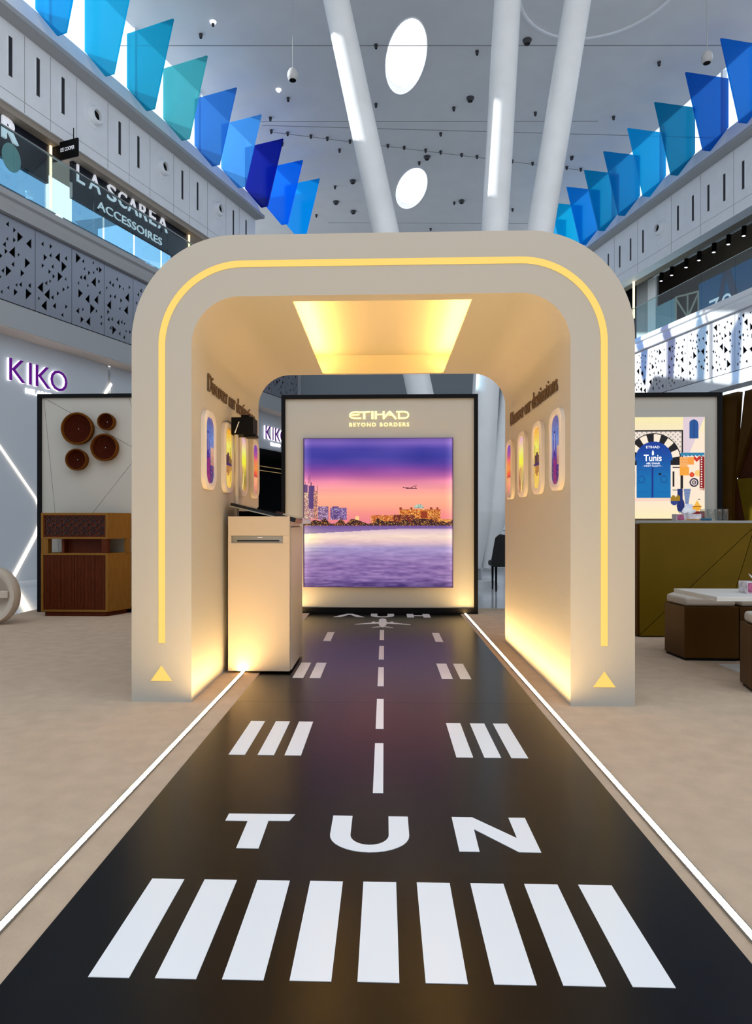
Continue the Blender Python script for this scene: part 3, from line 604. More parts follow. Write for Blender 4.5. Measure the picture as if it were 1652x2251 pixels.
# aircraft-window pictures
def noise_img(h, w, sx, sy, seed):
    r = np.random.RandomState(seed); g = r.rand(max(2, int(h/sy)+2), max(2, int(w/sx)+2))
    yy = np.linspace(0, g.shape[0]-1.001, h); xx = np.linspace(0, g.shape[1]-1.001, w)
    y0 = yy.astype(int); x0 = xx.astype(int); fy = (yy-y0)[:, None]; fx = (xx-x0)[None]
    return (g[y0][:, x0]*(1-fy)*(1-fx)+g[y0+1][:, x0]*fy*(1-fx)+g[y0][:, x0+1]*(1-fy)*fx+g[y0+1][:, x0+1]*fy*fx)
def grad(h, w, stops):
    v = np.linspace(0, 1, h); s = [a for a, _ in stops]; c = np.array([b for _, b in stops], float)
    return np.repeat(np.stack([np.interp(v, s, c[:, k]) for k in range(3)], 1)[:, None, :], w, 1)
def win_img(k):
    h, w = 96, 46; r = np.random.RandomState(40+k); U, V = np.meshgrid(np.linspace(0, 1, w), np.linspace(0, 1, h))
    if k == 0:
        im = grad(h, w, [(0, (115, 112, 150)), (.3, (125, 145, 185)), (.5, (140, 140, 175)), (.7, (70, 65, 120)), (1, (75, 70, 115))])
        tw = (abs(U-.33) < .13*(1.1-abs(V-.6))) & (V > .22); im[tw] = (40, 40, 130)
        for _ in range(170):
            y, x = r.randint(int(h*.5), h), r.randint(0, w); im[y, x] = [(235, 60, 110), (255, 200, 150), (60, 60, 140), (210, 40, 110)][r.randint(4)]
        m = (U > .2) & (U < .5) & (V > .62); im[m] = im[m]*.5+np.array((220, 50, 110))*.5
        m = (V > .25) & (abs(U-.33) < .02) & (V < .5); im[m] = (230, 225, 240)
        bl = (U > .6) & (V > .45) & (V < .72); im[bl] = im[bl]*.4+np.array((235, 190, 140))*.6
    elif k == 1:
        im = grad(h, w, [(0, (250, 175, 110)), (.3, (255, 222, 140)), (.5, (255, 205, 120)), (.7, (245, 200, 125)), (1, (250, 200, 130))])
        for x, ww, t in ((.15, .03, .28), (.3, .1, .45), (.48, .13, .40), (.66, .1, .46), (.8, .04, .3), (.9, .1, .5)):
            b = (abs(U-x) < ww) & (V > t) & (V < .60); im[b] = (95, 75, 70) if x < .6 else (125, 105, 50)
            b = (abs(U-x) < ww*.8) & (V > .62) & (V < 1.2-t); im[b] = im[b]*.4+np.array((120, 95, 60))*.6
        im[(V > .58) & (V < .63)] = (80, 60, 105)
    elif k == 2:
        im = grad(h, w, [(0, (215, 185, 210)), (.25, (240, 225, 160)), (.45, (255, 232, 95)), (.6, (190, 175, 80)), (.8, (140, 130, 60)), (1, (190, 160, 110))])
        m = (V > .55+.3*(U-.3)**2) & (U < .45); im[m] = im[m]*.5+np.array((175, 110, 120))*.5
        for q in range(3):
            m = abs(U-(.25+.15*q+.12*np.sin(V*9+q))) < .035; im[m & (V > .5)] = (235, 225, 170)
    else:
        im = grad(h, w, [(0, (120, 90, 165)), (.2, (170, 110, 160)), (.35, (240, 150, 120)), (.5, (255, 165, 95)), (.6, (235, 120, 80)), (.63, (150, 80, 80)), (.68, (250, 185, 150)), (1, (180, 140, 135))])
        for x in (.2, .45, .7):
            m = (abs(U-x) < .06*(V-.48)*8) & (V > .48) & (V < .6); im[m] = (190, 60, 40)
    im += (noise_img(h, w, 3, 2, k)[..., None]-.5)*26
    g = im.mean(2, keepdims=True); im = g+(im-g)*1.35; im = 135+(im-135)*1.35-14
    return np.clip(im, 0, 255)
WPM = print_mat('window_print', .8); WIMG = [win_img(k) for k in range(4)]
WFRAME = mat('window_frame_paint', (.74, .66, .58), .35)
def portal_window(fn, yc, zc_, k, desc, flip):
    W, Hh = .30, .52
    out = rrect(yc, zc_, W, Hh, .095); mid = rrect(yc, zc_, W-.035, Hh-.035, .085); inn = rrect(yc, zc_, .225, .445, .075); inn2 = rrect(yc, zc_, .215, .435, .07)
    m = len(out); vs = [fn(u, v, .001) for u, v in out]+[fn(u, v, .026) for u, v in out]+[fn(u, v, .036) for u, v in mid]+[fn(u, v, .032) for u, v in inn]+[fn(u, v, .020) for u, v in inn2]
    fs = [(a*m+i, a*m+(i+1) % m, (a+1)*m+(i+1) % m, (a+1)*m+i) for a in range(4) for i in range(m)]
    f = MB().add(vs, fs).build('window_frame', WFRAME, ar, smooth=True)
    im = WIMG[k][:, ::-1] if flip else WIMG[k]
    p = raster('window_picture', im, lambda u, v: fn(yc-.109+.218*u, zc_-.219+.438*v, .021), f, WPM)
    f['label'] = desc
WD = ['city towers at dusk', 'a golden mosque at sunset', 'a yellow garden skyline', 'boats on an orange sea']
for i, y in enumerate((4.505, 5.05, 5.585, 6.105)): portal_window(lambda u, v, w: (XI0+w, u, v), y, 1.585, i, 'rounded aircraft window frame showing '+WD[i], False)
for i, y in enumerate((4.415, 4.955, 5.505, 6.045)): portal_window(lambda u, v, w: (XI1-w, u, v), y, 1.57, i, 'rounded aircraft window frame showing '+WD[i], True)

# ================================================================== KIOSK
kk = thing('touch_kiosk', (-.92, 5.3, 0), 'cream self-service kiosk with tilted black screen inside the arch', 'kiosk')
fp = MB().box(-1.145, -.692, 4.955, 5.0, .018, .955).box(-1.145, -.692, 4.955, 5.0, 1.008, 1.15).box(-1.145, -1.120, 4.955, 5.0, .955, 1.008).box(-.742, -.692, 4.955, 5.0, .955, 1.008)
fp.build('front_panel', CREAM2, kk, bevel=.002)
bx('body', -1.140, -.685, 5.006, 5.66, .018, 1.07, CREAM2, kk, bevel=.003)
bx('upper_box', -1.135, -.70, 5.0, 5.62, 1.07, 1.135, mat('pink_cream', (.62, .50, .44), .4), kk, bevel=.003)
sl = bx('printer_slot', -1.118, -.744, 4.972, 4.998, .957, 1.006, STEEL, kk)
bx('paper_gap', -1.08, -.77, 4.966, 4.972, .966, .975, BLACK, sl); bx('slot_label', -.93, -.895, 4.968, 4.972, .992, 1.0, PAPER, sl)
bx('plinth', -1.12, -.71, 4.99, 5.64, .006, .018, BLACK, kk)
def tilt(u, v, w):     # u across (x), v depth (y), w up from screen plane
    a = math.atan2(-.125, .53); return (-1.135+u*math.cos(a)-w*math.sin(a), v, 1.252+u*math.sin(a)+w*math.cos(a))
scn = MB().prism(rrect(.272, 5.31, .544, .66, .02), -.032, 0, tilt).build('touch_screen', BLACKG, kk)
MB().prism([(.0, 4.979), (.44, 4.979), (.44, 4.985), (0, 4.985)], -.030, -.022, tilt).build('bezel_line', STEEL, scn)
MB().prism([(.50, 4.975), (.545, 4.975), (.545, 5.04), (.50, 5.04)], -.030, -.002, tilt).build('end_cap', mat('brown_cap', (.22, .10, .08), .4), scn)
MB().box(-1.10, -.82, 5.12, 5.5, 1.135, 1.19).build('screen_mount', BLACK, kk)
MB().tube((-1.115, 5.10, 1.0), (-1.115, 5.10, 1.80), .016, n=12).build('camera_post', CREAM2, kk, smooth=True)
cb = bx('camera_box', -1.150, -.985, 5.08, 5.26, 1.765, 1.895, BLACK, kk, bevel=.004)
bx('camera_bracket', -1.08, -1.02, 5.10, 5.2, 1.895, 1.915, BLACK, cb); bx('camera_lens', -1.06, -.97, 5.1, 5.22, 1.75, 1.77, BLACK, cb)
MB().tube((-1.09, 5.076, 1.86), (-1.12, 5.07, 1.775), .004, n=8).build('cable', PAPER, cb)

# ================================================================== CENTRE BACKDROP
YB = 8.30
bd = thing('lightbox_backdrop', (-.06, 8.4, 0), 'cream backdrop in black frame with glowing city skyline picture at runway end', 'backdrop')
def black_frame(par, x0, x1, z1, w=.046):
    MB().box(x0, x0+w, YB, YB+.14, 0, z1).box(x1-w, x1, YB, YB+.14, 0, z1).box(x0+w, x1-w, YB, YB+.14, z1-w, z1).box(x0+w, x1-w, YB, YB+.14, 0, .07).build('black_frame', BLACK, par)
black_frame(bd, -1.262, 1.128, 2.665)
bx('cream_panel', -1.216, 1.082, YB+.03, YB+.10, .07, 2.619, CREAM, bd)
lb = MB().box(-.992, -.986, YB-.005, YB+.03, .318, 2.135).box(.824, .830, YB-.005, YB+.03, .318, 2.135).box(-.986, .824, YB-.005, YB+.03, 2.129, 2.135).box(-.986, .824, YB-.005, YB+.03, .318, .324).build('lightbox_frame', mat('violet_edge', (.10, .05, .18), .4), bd)
def city_img():
    S = 300; im = grad(S, S, [(0, (98, 78, 165)), (.03, (120, 95, 185)), (.07, (82, 70, 168)), (.12, (62, 60, 158)), (.165, (85, 62, 160)), (.20, (125, 68, 160)), (.25, (178, 92, 160)), (.29, (232, 135, 165)), (.34, (252, 160, 158)), (.39, (255, 178, 148)), (.45, (255, 168, 138)), (.52, (246, 140, 138)), (.57, (236, 128, 142)),
        (.595, (150, 110, 170)), (.62, (225, 195, 205)), (.66, (246, 218, 200)), (.70, (225, 190, 195)), (.74, (165, 150, 200)), (.80, (150, 125, 180)), (.87, (135, 105, 165)), (.95, (122, 95, 155)), (1, (80, 60, 120))])
    U, V = np.meshgrid(np.linspace(0, 1, S), np.linspace(0, 1, S))
    cl_ = noise_img(S, S, 70, 22, 3)[..., None]; m = (V < .34)[..., None]
    im = np.where(m, im+(cl_-.5)*46*np.array([1, .6, .5]), im)
    wv = noise_img(S, S, 26, 3, 5)+noise_img(S, S, 9, 2, 6)*.6
    im = np.where((V > .63)[..., None], im+((wv-.8)*62*np.clip((V-.6)*3, .2, 1))[..., None]*np.array([1, .95, .8]), im)
    P = lambda zx, zy: ((zx-38)/1590., (1030+zy/4.859-963.5)/327.)
    def rect(a, b, c): (x0, y0), (x1, y1) = P(*a), P(*b); q = (U >= x0) & (U <= x1) & (V >= y0) & (V <= y1); im[q] = c; return q
    rnd = np.random.RandomState(9)
    def lit(q, dens, cols):
        s = q & (rnd.rand(S, S) < dens); c = np.array(cols)[rnd.randint(len(cols), size=(S, S))]; im[s] = c[s]
    # shore water wedge
    (_, ya), (_, yb2) = P(38, 700), P(1100, 640); yw = ya+(yb2-ya)*np.clip(U/.67, 0, 1.0); q = (V > P(0, 610)[1]) & (V < yw); im[q] = im[q]*.3+np.array((100, 75, 150))*.7
    # towers
    q = rect((38, 255), (95, 540), (150, 95, 110)); lit(q, .45, [(255, 225, 190), (90, 60, 100), (255, 190, 130)])
    rect((38, 170), (80, 255), (75, 50, 105)); q = rect((88, 180), (150, 440), (88, 60, 118)); q = rect((95, 430), (150, 540), (170, 110, 130)); lit(q, .5, [(255, 220, 190), (110, 75, 120)])
    q = rect((140, 240), (186, 540), (165, 100, 105)); lit(q, .45, [(255, 215, 165), (90, 60, 95), (255, 170, 110)])
    for a, b in (((50, 135), (58, 180)), ((112, 140), (120, 185)), ((178, 180), (186, 245)), ((98, 60), (103, 150)), ((84, 90), (88, 160))): rect(a, b, (80, 50, 90))
    q = rect((188, 400), (302, 545), (130, 95, 140)); lit(q, .35, [(235, 205, 225), (80, 55, 105)]); q = rect((320, 418), (412, 545), (95, 68, 130)); rect((345, 402), (412, 420), (100, 70, 130)); q2 = rect((412, 418), (497, 545), (120, 88, 150)); lit(q | q2, .3, [(215, 190, 225), (70, 50, 105)])
    # palace
    q = rect((760, 500), (1010, 580), (190, 80, 40)); lit(q, .45, [(255, 205, 120), (120, 35, 25), (255, 150, 60)])
    q = rect((1060, 435), (1500, 600), (195, 90, 40)); lit(q, .5, [(255, 210, 110), (140, 45, 25), (255, 160, 60)]); q = rect((1000, 490), (1225, 600), (110, 35, 35)); lit(q, .25, [(255, 170, 80), (80, 20, 30)])
    q = rect((1290, 455), (1360, 530), (150, 55, 30)); q = rect((1390, 525), (1470, 600), (110, 35, 25)); lit(q, .3, [(255, 170, 80)]); q = rect((1470, 540), (1628, 600), (230, 140, 60)); lit(q, .5, [(255, 205, 110), (150, 60, 40)])
    cx0, cy0 = P(1270, 425); q = ((U-cx0)/.033)**2+((V-cy0)/.028)**2 < 1; q &= V < cy0; im[q] = (190, 215, 195); lit(q, .3, [(90, 110, 110)])
    for zx in (1075, 1190, 1400, 1465): rect((zx-12, 415), (zx+12, 438), (150, 60, 40))
    cx0, cy0 = P(610, 530); q = ((U-cx0)/.014)**2+((V-cy0)/.016)**2 < 1; im[q] = (255, 205, 140)
    # trees
    top = P(0, 560)[1]+(noise_img(1, S, 11, 1, 12)[0]-.5)*.040; q = (V > top[None]) & (V < P(0, 612)[1]); im[q] = (52, 26, 36); lit(q, .16, [(255, 190, 80), (200, 110, 40), (80, 45, 30)])
    # aeroplane
    def seg(a, b, w):
        ax, ay = P(*a); bx_, by = P(*b); L2 = (bx_-ax)**2+(by-ay)**2; t = np.clip(((U-ax)*(bx_-ax)+(V-ay)*(by-ay))/L2, 0, 1); d = np.hypot(U-ax-t*(bx_-ax), V-ay-t*(by-ay)); im[d < w] = (85, 40, 60)
    seg((1100, 200), (1170, 207), .0022); seg((1135, 210), (1245, 209), .0032); seg((1175, 208), (1225, 184), .0022); seg((1232, 208), (1240, 178), .0022)
    # brighter edge of the back-lighting
    e = np.minimum.reduce([U, 1-U])/.06; e = np.clip(1-e, 0, 1)**1.5; im += e[..., None]*np.array([48, 40, 32]); e2 = np.clip(1-np.minimum(U, 1-U)/.008, 0, 1); im *= (1-.45*e2[..., None])
    e = np.exp(-((U-.04)/.08)**2-((V-.68)/.10)**2); im += e[..., None]*np.array([30, 35, 0])
    return im
raster('skyline_picture', city_img(), lambda u, v: (-.986+1.81*u, YB+.012, .324+1.805*v), bd, print_mat('lightbox_print', 1.0))
# logo: zoom px -> metres
def lg(zx, zy): return (-.432+(zx-248)*.730/1205, 2.468-(zy-120)*.103/170)
def lw(w): return w*.00061
for path, w in [([(490, 268), (350, 268), (292, 255), (262, 225), (262, 190), (290, 158), (340, 142), (425, 138)], 30), ([(285, 203), (455, 193)], 26), ([(430, 147), (670, 136)], 30), ([(550, 150), (550, 286)], 48), ([(714, 124), (714, 286)], 44), ([(783, 124), (783, 286)], 44), ([(803, 196), (935, 190)], 24), ([(940, 124), (940, 250)], 40),
        ([(930, 284), (1068, 128)], 36), ([(1060, 130), (1190, 286)], 38), ([(1040, 205), (1125, 205)], 22), ([(1245, 165), (1245, 272)], 36), ([(1192, 138), (1365, 138), (1415, 155), (1436, 188), (1436, 222), (1415, 252), (1370, 270), (1228, 272)], 30)]:
    MB().strip(*ribbon([lg(*p) for p in path], lw(w)), YB+.012, YB+.03, lambda u, v, w_: (u, w_, v)).build('logo_stroke', LOGO, bd)
text_mb('BEYOND BORDERS', lambda u, v, d: (-.432+u, YB+.03-d, 2.278+v), .73, .048, .014, offset=.012, spacing=1.3).build('logo_tagline', LOGO, bd)

# ================================================================== LEFT DISPLAY WALL
ld = thing('display_wall', (-3.1, 8.4, 0), 'cream grooved display wall in black frame holding four baskets', 'display wall')
black_frame(ld, -4.30, -1.90, 2.70)
PL = [[(-4.254, .07), (-1.946, .07), (-1.946, 2.654), (-4.254, 2.654)]]
PL = split(PL, (-4.239, 2.66), (-3.121, 2.042)); PL = split(PL, (-4.228, 2.62), (-4.09, 1.252), only=lambda p: min(q[0] for q in p) < -4.2 and min(q[1] for q in p) < 1)
PL = split(PL, (-3.593, 1.252), (-3.121, 1.846), only=lambda p: max(q[0] for q in p) > -2.5 and min(q[1] for q in p) < 1); PL = split(PL, (-3.155, 2.647), (-3.03, 2.20), only=lambda p: min(q[1] for q in p) > 1.2 and max(q[1] for q in p) > 2.6)
for p in PL: MB().prism(p, YB+.03, YB+.05, lambda u, v, w: (u, w, v)).build('panel', CREAM, ld)
bx('panel_backing', -4.26, -1.94, YB+.05, YB+.11, .06, 2.66, mat('groove_dark', (.16, .14, .12), .7), ld)
def basket(x, z, r, label):
    k = thing('woven_basket', (x, YB, z-r), label, 'basket', 'round baskets on the left display wall')
    pr = []; d0 = .105
    N = 12
    for i in range(N+1):
        q = i/N*.86*r; w = .004*(i % 2)
        pr.append((q, .03+.5*d0*(q/r)**3+w))
    fn = lambda a, b, h: (x+a, YB+.03-h, z+b)
    MB().lathe(pr, fn, 40).build('woven_bowl', RATTAN, k, smooth=False)
    MB().lathe([(.86*r, .03), (.86*r, .08), (.90*r, .10), (.97*r, .10), (r, .085), (.985*r, .05), (.93*r, .0), (.5*r, .0)], fn, 40).build('coiled_rim', RATTANR, k, smooth=True)
    MB().lathe([(0, .036), (.006, .036), (.006, .04), (0, .042)], fn, 8).build('centre_pin', STEEL, k)
basket(-3.775, 2.262, .200, 'largest dark woven basket hanging at upper left of the display wall'); basket(-3.415, 2.346, .106, 'smallest dark woven basket hanging at upper right of the display wall')
basket(-3.438, 2.03, .170, 'second largest woven basket hanging just below the smallest one'); basket(-3.785, 1.882, .135, 'dark woven basket hanging lowest, below the largest one')
# wooden cabinet
cbn = thing('wooden_cabinet', (-3.65, 8.1, 0), 'two-tone wooden cabinet with lattice drawer below the baskets', 'cabinet')
FPn = [(-4.056, 7.92), (-3.255, 7.92), (-3.105, 8.26), (-4.056, 8.26)]
def fprism(poly, z0, z1): return MB().prism(poly, z0, z1, lambda u, v, w: (u, v, w))
mb = fprism(FPn, 1.195, 1.222); mb2 = fprism(FPn, .915, .937)
for m_ in (mb2,): mb.add(m_.v, m_.f)
mb.box(-4.056, -4.030, 7.92, 8.26, .937, 1.195); mb.prism([(-3.283, 7.92), (-3.255, 7.92), (-3.105, 8.26), (-3.135, 8.26)], .937, 1.195, lambda u, v, w: (u, v, w))
mb.build('upper_box', WOODL, cbn)
bx('lattice_panel', -4.030, -3.28, 7.945, 7.96, .937, 1.195, WOODD, cbn)
lt = MB(); x0, x1, z0, z1 = -4.015, -3.30, .952, 1.18
lt.box(-4.03, -3.283, 7.93, 7.944, .937, .952).box(-4.03, -3.283, 7.93, 7.944, 1.18, 1.195).box(-4.03, -4.015, 7.93, 7.944, .952, 1.18).box(-3.30, -3.283, 7.93, 7.944, .952, 1.18).build('lattice_border', WOODD, cbn)
DK = mat('dark_lattice', (.035, .006, .004), .5)
box_poly = [(x0, z0), (x1, z0), (x1, z1), (x0, z1)]
for sl_ in (.62, -.62, 1.25, -1.25):
    for i in range(-10, 12):
        cx_ = x0+.105*i; a = (cx_-1, z0-sl_); b = (cx_+1, z0+sl_) if True else None
        d = Vector((b[0]-a[0], b[1]-a[1])).normalized(); nn = (-d.y, d.x)
        c = clip(clip(box_poly, (cx_, z0), nn, -.004), (cx_, z0), (-nn[0], -nn[1]), -.004)
        if len(c) > 2: MB().prism(c, 7.934, 7.945, lambda u, v, w: (u, w, v)).build('lattice_bar', DK, cbn)
mb = fprism(FPn, .722, .745); m2 = fprism(FPn, .055, .078); mb.add(m2.v, m2.f)
mb.box(-4.056, -4.030, 7.92, 8.26, .078, .722); mb.prism([(-3.283, 7.92), (-3.255, 7.92), (-3.105, 8.26), (-3.135, 8.26)], .078, .722, lambda u, v, w: (u, v, w)); mb.box(-4.03, -3.13, 8.24, 8.26, .078, .722)
mb.build('lower_box', WOODL, cbn)
for a, b in ((-4.029, -3.659), (-3.655, -3.284)):
    d = bx('door', a, b, 7.937, 7.95, .08, .72, WOODD, cbn); nb = 22; w = (b-a)/nb; mbb = MB()
    for i in range(nb): mbb.box(a+w*i+.002, a+w*(i+1)-.002, 7.928, 7.937, .082, .718)
    mbb.build('fluted_slats', WOODD, d, kind='stuff')
bx('corner_post', -4.056, -3.975, 7.925, 8.02, .745, .915, WOODL, cbn); bx('corner_post', -3.33, -3.262, 7.925, 8.0, .745, .915, WOODD, cbn)
bx('niche_back', -3.80, -3.33, 8.06, 8.08, .745, .915, WOODD, cbn); bx('niche_divider', -3.83, -3.80, 7.97, 8.24, .745, .915, WOODD, cbn); bx('side_post', -3.16, -3.11, 8.18, 8.255, .745, .915, WOODL, cbn)
fprism([(-4.02, 7.95), (-3.28, 7.95), (-3.15, 8.24), (-4.02, 8.24)], 0, .055).build('plinth', WOODD, cbn)

# ================================================================== RIGHT DISPLAY WALL with Tunis lightbox
rd = thing('display_wall', (2.8, 8.4, 0), 'cream display wall in black frame with glowing Tunis poster', 'display wall')
black_frame(rd, 1.63, 4.03, 2.665, .05)
bx('cream_panel', 1.68, 3.98, YB+.03, YB+.10, .07, 2.615, CREAM, rd)
bx('lightbox_frame', 2.612, 3.818, YB-.012, YB+.03, 1.15, 2.372, mat('poster_edge', (.6, .56, .5), .4), rd)
def tunis_img():
    Wp, Hp = 272, 273; X, Y = np.meshgrid(np.linspace(-345, 1015, Wp), np.linspace(100, 1465, Hp))
    im = np.empty((Hp, Wp, 3)); im[:] = (253, 232, 208)
    def put(q, c): im[q] = c
    R_ = lambda a, b, c, d: (X >= a) & (X <= c) & (Y >= b) & (Y <= d)
    im += np.clip(1-(Y-100)/260, 0, 1)[..., None]*np.array([0, 8, -30]); im += np.clip((Y-1200)/260, 0, 1)[..., None]*np.array([0, 6, -20])
    q = R_(-345, 100, 725, 270) & ((X % 26 < 5) | (Y % 26 < 5)); im[q] *= .96
    put((X > 725) & (X < 1015-(Y-100)*.42) & (Y < 1100), (226, 206, 214))
    put(R_(-55, 275, 725, 1060), (30, 26, 28)); put(R_(-42, 292, 708, 740), (243, 228, 214))
    lat = ((np.floor(X/32)+np.floor(Y/32)) % 2 == 0) & R_(-42, 292, 708, 740) & (((X % 32-16)**2+(Y % 32-16)**2) < 150); put(lat, (175, 165, 160))
    rr = np.hypot(X-335, (Y-680)); ang = np.degrees(np.arctan2(680-Y, X-335))
    up = Y < 740
    put((rr < 365) & up, (24, 22, 26)); seg_ = (np.floor((ang+8.2)/16.4).astype(int) % 2 == 0); put((rr < 352) & (rr > 250) & up & ~seg_, (253, 236, 214))
    put(((rr < 365) & (Y > 700) & (Y < 745) & (abs(X-335) > 230)), (24, 22, 26))
    put(R_(-42, 745, 708, 1185), (253, 234, 214)); put(R_(585, 770, 690, 785) | R_(585, 828, 612, 1035) | R_(585, 1075, 690, 1087) | R_(-20, 770, 85, 785) | R_(58, 828, 85, 1035), (26, 24, 26))
    put(R_(690, 880, 718, 1065), (26, 24, 26))
    door = ((rr < 252) & (Y < 680)) | R_(103, 670, 562, 1185)
    t = np.clip((Y-430)/500, 0, 1)[..., None]; im[door] = (np.array((18, 55, 150))*(1-t)+np.array((10, 112, 178))*t)[door] if False else (np.array([18, 55, 150])+(np.array([10, 112, 178])-np.array([18, 55, 150]))*t)[door]
    put(R_(303, 770, 328, 1180), (20, 50, 135)); put(((X-418)**2+(Y-865)**2) < 17**2, (15, 25, 45))
    for cx_ in (170, 470):
        d = np.hypot(X-cx_, Y-935); put((abs(d-42) < 6) & door, (15, 80, 150)); put(R_(cx_-70, 985, cx_+70, 992) | R_(cx_-70, 1105, cx_+70, 1112) | R_(cx_-70, 800, cx_+70, 806), (14, 80, 150))
    put(R_(-345, 1185, 560, 1230), (248, 215, 195))
    q = (abs(X-870) < 60) & (Y < 388) & (Y > 190) | (((X-870)**2+(Y-192)**2) < 60**2); put(q, (38, 84, 150)); put(q & (abs(X-870) < 5), (25, 65, 130))
    put((X > 690) & (X < 1015) & (Y > 580) & (Y < 622+8*np.sin(X/8)), (50, 130, 170))
    put(R_(680, 640, 785, 885), (248, 176, 100)); put(R_(785, 640, 870, 740), (250, 160, 70)); put(R_(680, 770, 805, 885), (247, 165, 60)); put(R_(690, 670, 780, 676) | R_(690, 705, 780, 711), (225, 130, 70))
    put((abs(X-910) < 36) & (abs(Y-640-(40-abs(X-910))) < 26), (205, 45, 35)); put(((X-845)**2+(Y-875)**2) < 33**2, (215, 60, 30)); put(((X-845)**2+(Y-875)**2) < 13**2, (245, 110, 50)); put(((X-925)**2+(Y-855)**2) < 42**2, (252, 205, 120))
    d = np.hypot(X-873, Y-980); put((abs(d-50) < 10), (48, 42, 78)); put(abs(d-22) < 7, (60, 52, 90)); put(d < 8, (60, 52, 90))
    put(R_(948, 630, 1010, 1055), (140, 22, 26)); put(((X-972)**2+((Y-655) % 33-16)**2 < 90) & R_(948, 640, 1010, 1040), (250, 230, 220)); put(R_(948, 1055, 1010, 1088) & (X % 14 < 7), (150, 60, 60))
    q = (((X-695)/52)**2+((Y-1290)/100)**2 < 1) | (R_(650, 1065, 720, 1290) & (X > 640+(1290-Y)*.05)); put(q, (28, 44, 105)); put(((X-610)/50)**2+((Y-1240)/45)**2 < 1, (45, 66, 130)); put(R_(560, 1150, 685, 1225) & (Y > 1180-34*np.abs(np.sin(X/20.))), (160, 122, 22))
    put((X > 735+(Y-1065)*.1) & (X < 830-(Y-1065)*.15) & (Y > 1065) & (Y < 1270), (120, 140, 180)); put((X > 735+(Y-1065)*.1) & (X < 830-(Y-1065)*.15) & (Y > 1065) & (Y < 1270) & (Y % 40 < 6), (90, 105, 150))
    put((((X-908)/62)**2+((Y-1305)/58)**2 < 1) & (Y > 1300), (240, 170, 50)); put((abs(X-915) < (Y-1220)*.6) & (Y > 1220) & (Y < 1302), (245, 185, 70)); put(R_(845, 1298, 970, 1305), (150, 90, 20)); put(R_(922, 1200, 955, 1212), (70, 60, 60))
    put(R_(800, 1365, 1015, 1465), (112, 18, 22)); put(R_(725, 1270, 850, 1400) & (X > 1400-Y*.5), (190, 200, 225))
    return im
PX = lambda zx: 3.813-(1015-zx)*.000879
PZ = lambda zy: 2.367-(zy-100)*.000888
raster('tunis_poster', tunis_img(), lambda u, v: (PX(-345)+(3.813-PX(-345))*u, YB-.0135, 1.155+1.212*v), rd, print_mat('poster_print', 1.0))
PW = mat('poster_white', (.8, .8, .8), .5, emit=(1, .93, .86), es=.9)
pt = lambda zx, zy: (lambda u, v, d: (PX(zx)+u, YB-.0145-d, PZ(zy)+v))
text_mb('ETIHAD', pt(232, 518), .158, .028, .001, offset=.0).build('poster_text', PW, rd)
text_mb('Tunis', pt(200, 692), .210, .078, .001, offset=.012).build('poster_text', PW, rd)
text_mb('ABU DHABI', pt(232, 735), .158, .022, .001, offset=.005).build('poster_text', PW, rd)
text_mb('- FIRST FLIGHT -', pt(186, 766), .232, .017, .001, offset=.0).build('poster_text', PW, rd)
MB().prism([(PX(311), PZ(612)), (PX(334), PZ(612)), (PX(336), PZ(575)), (PX(330), PZ(558)), (PX(322), PZ(540)), (PX(315), PZ(558)), (PX(309), PZ(575))], YB-.0155, YB-.0145, lambda u, v, w: (u, w, v)).build('poster_minaret', PW, rd)

# ================================================================== COUNTER and its things
ct = thing('bar_counter', (3.4, 7, 0), 'olive gold bar counter with diagonal grooves in front of the Tunis poster', 'counter')
CP = [[(2.46, .012), (4.6, .012), (4.6, 1.1), (2.46, 1.1)]]
CP = split(CP, (2.94, .485), (3.53, 1.056), .003); CP = split(CP, (3.371, .487), (3.54, 1.05), .003, only=lambda p: max(q[0] for q in p) > 4.5)
for p in CP: MB().prism(p, 6.68, 6.70, lambda u, v, w: (u, w, v)).build('front_panel', GOLD, ct)
bx('core', 2.437, 4.6, 6.70, 7.28, .012, 1.095, BRONZE, ct); bx('worktop', 2.45, 4.6, 6.75, 7.28, 1.095, 1.125, STEEL, ct); bx('plinth', 2.45, 4.6, 6.72, 7.26, 0, .012, BLACK, ct)
for i, x in enumerate((3.165, 3.235, 3.305, 3.372)):
    y = 6.90
    tag(MB().lathe([(0, .004), (.028, .0), (.030, .004), (.034, .115), (.031, .115), (.027, .012), (0, .012)], lambda a, b, h: (x+a, y+b, 1.125+h), 16).build('drinking_glass', TUMBL, smooth=True), ['clear tumbler at the left end of the row on the bar counter', 'clear tumbler second from left in the row on the bar counter', 'clear tumbler third from left in the row on the bar counter', 'clear tumbler at the right end of the row on the bar counter'][i], 'glass', 'tumblers on the bar counter')
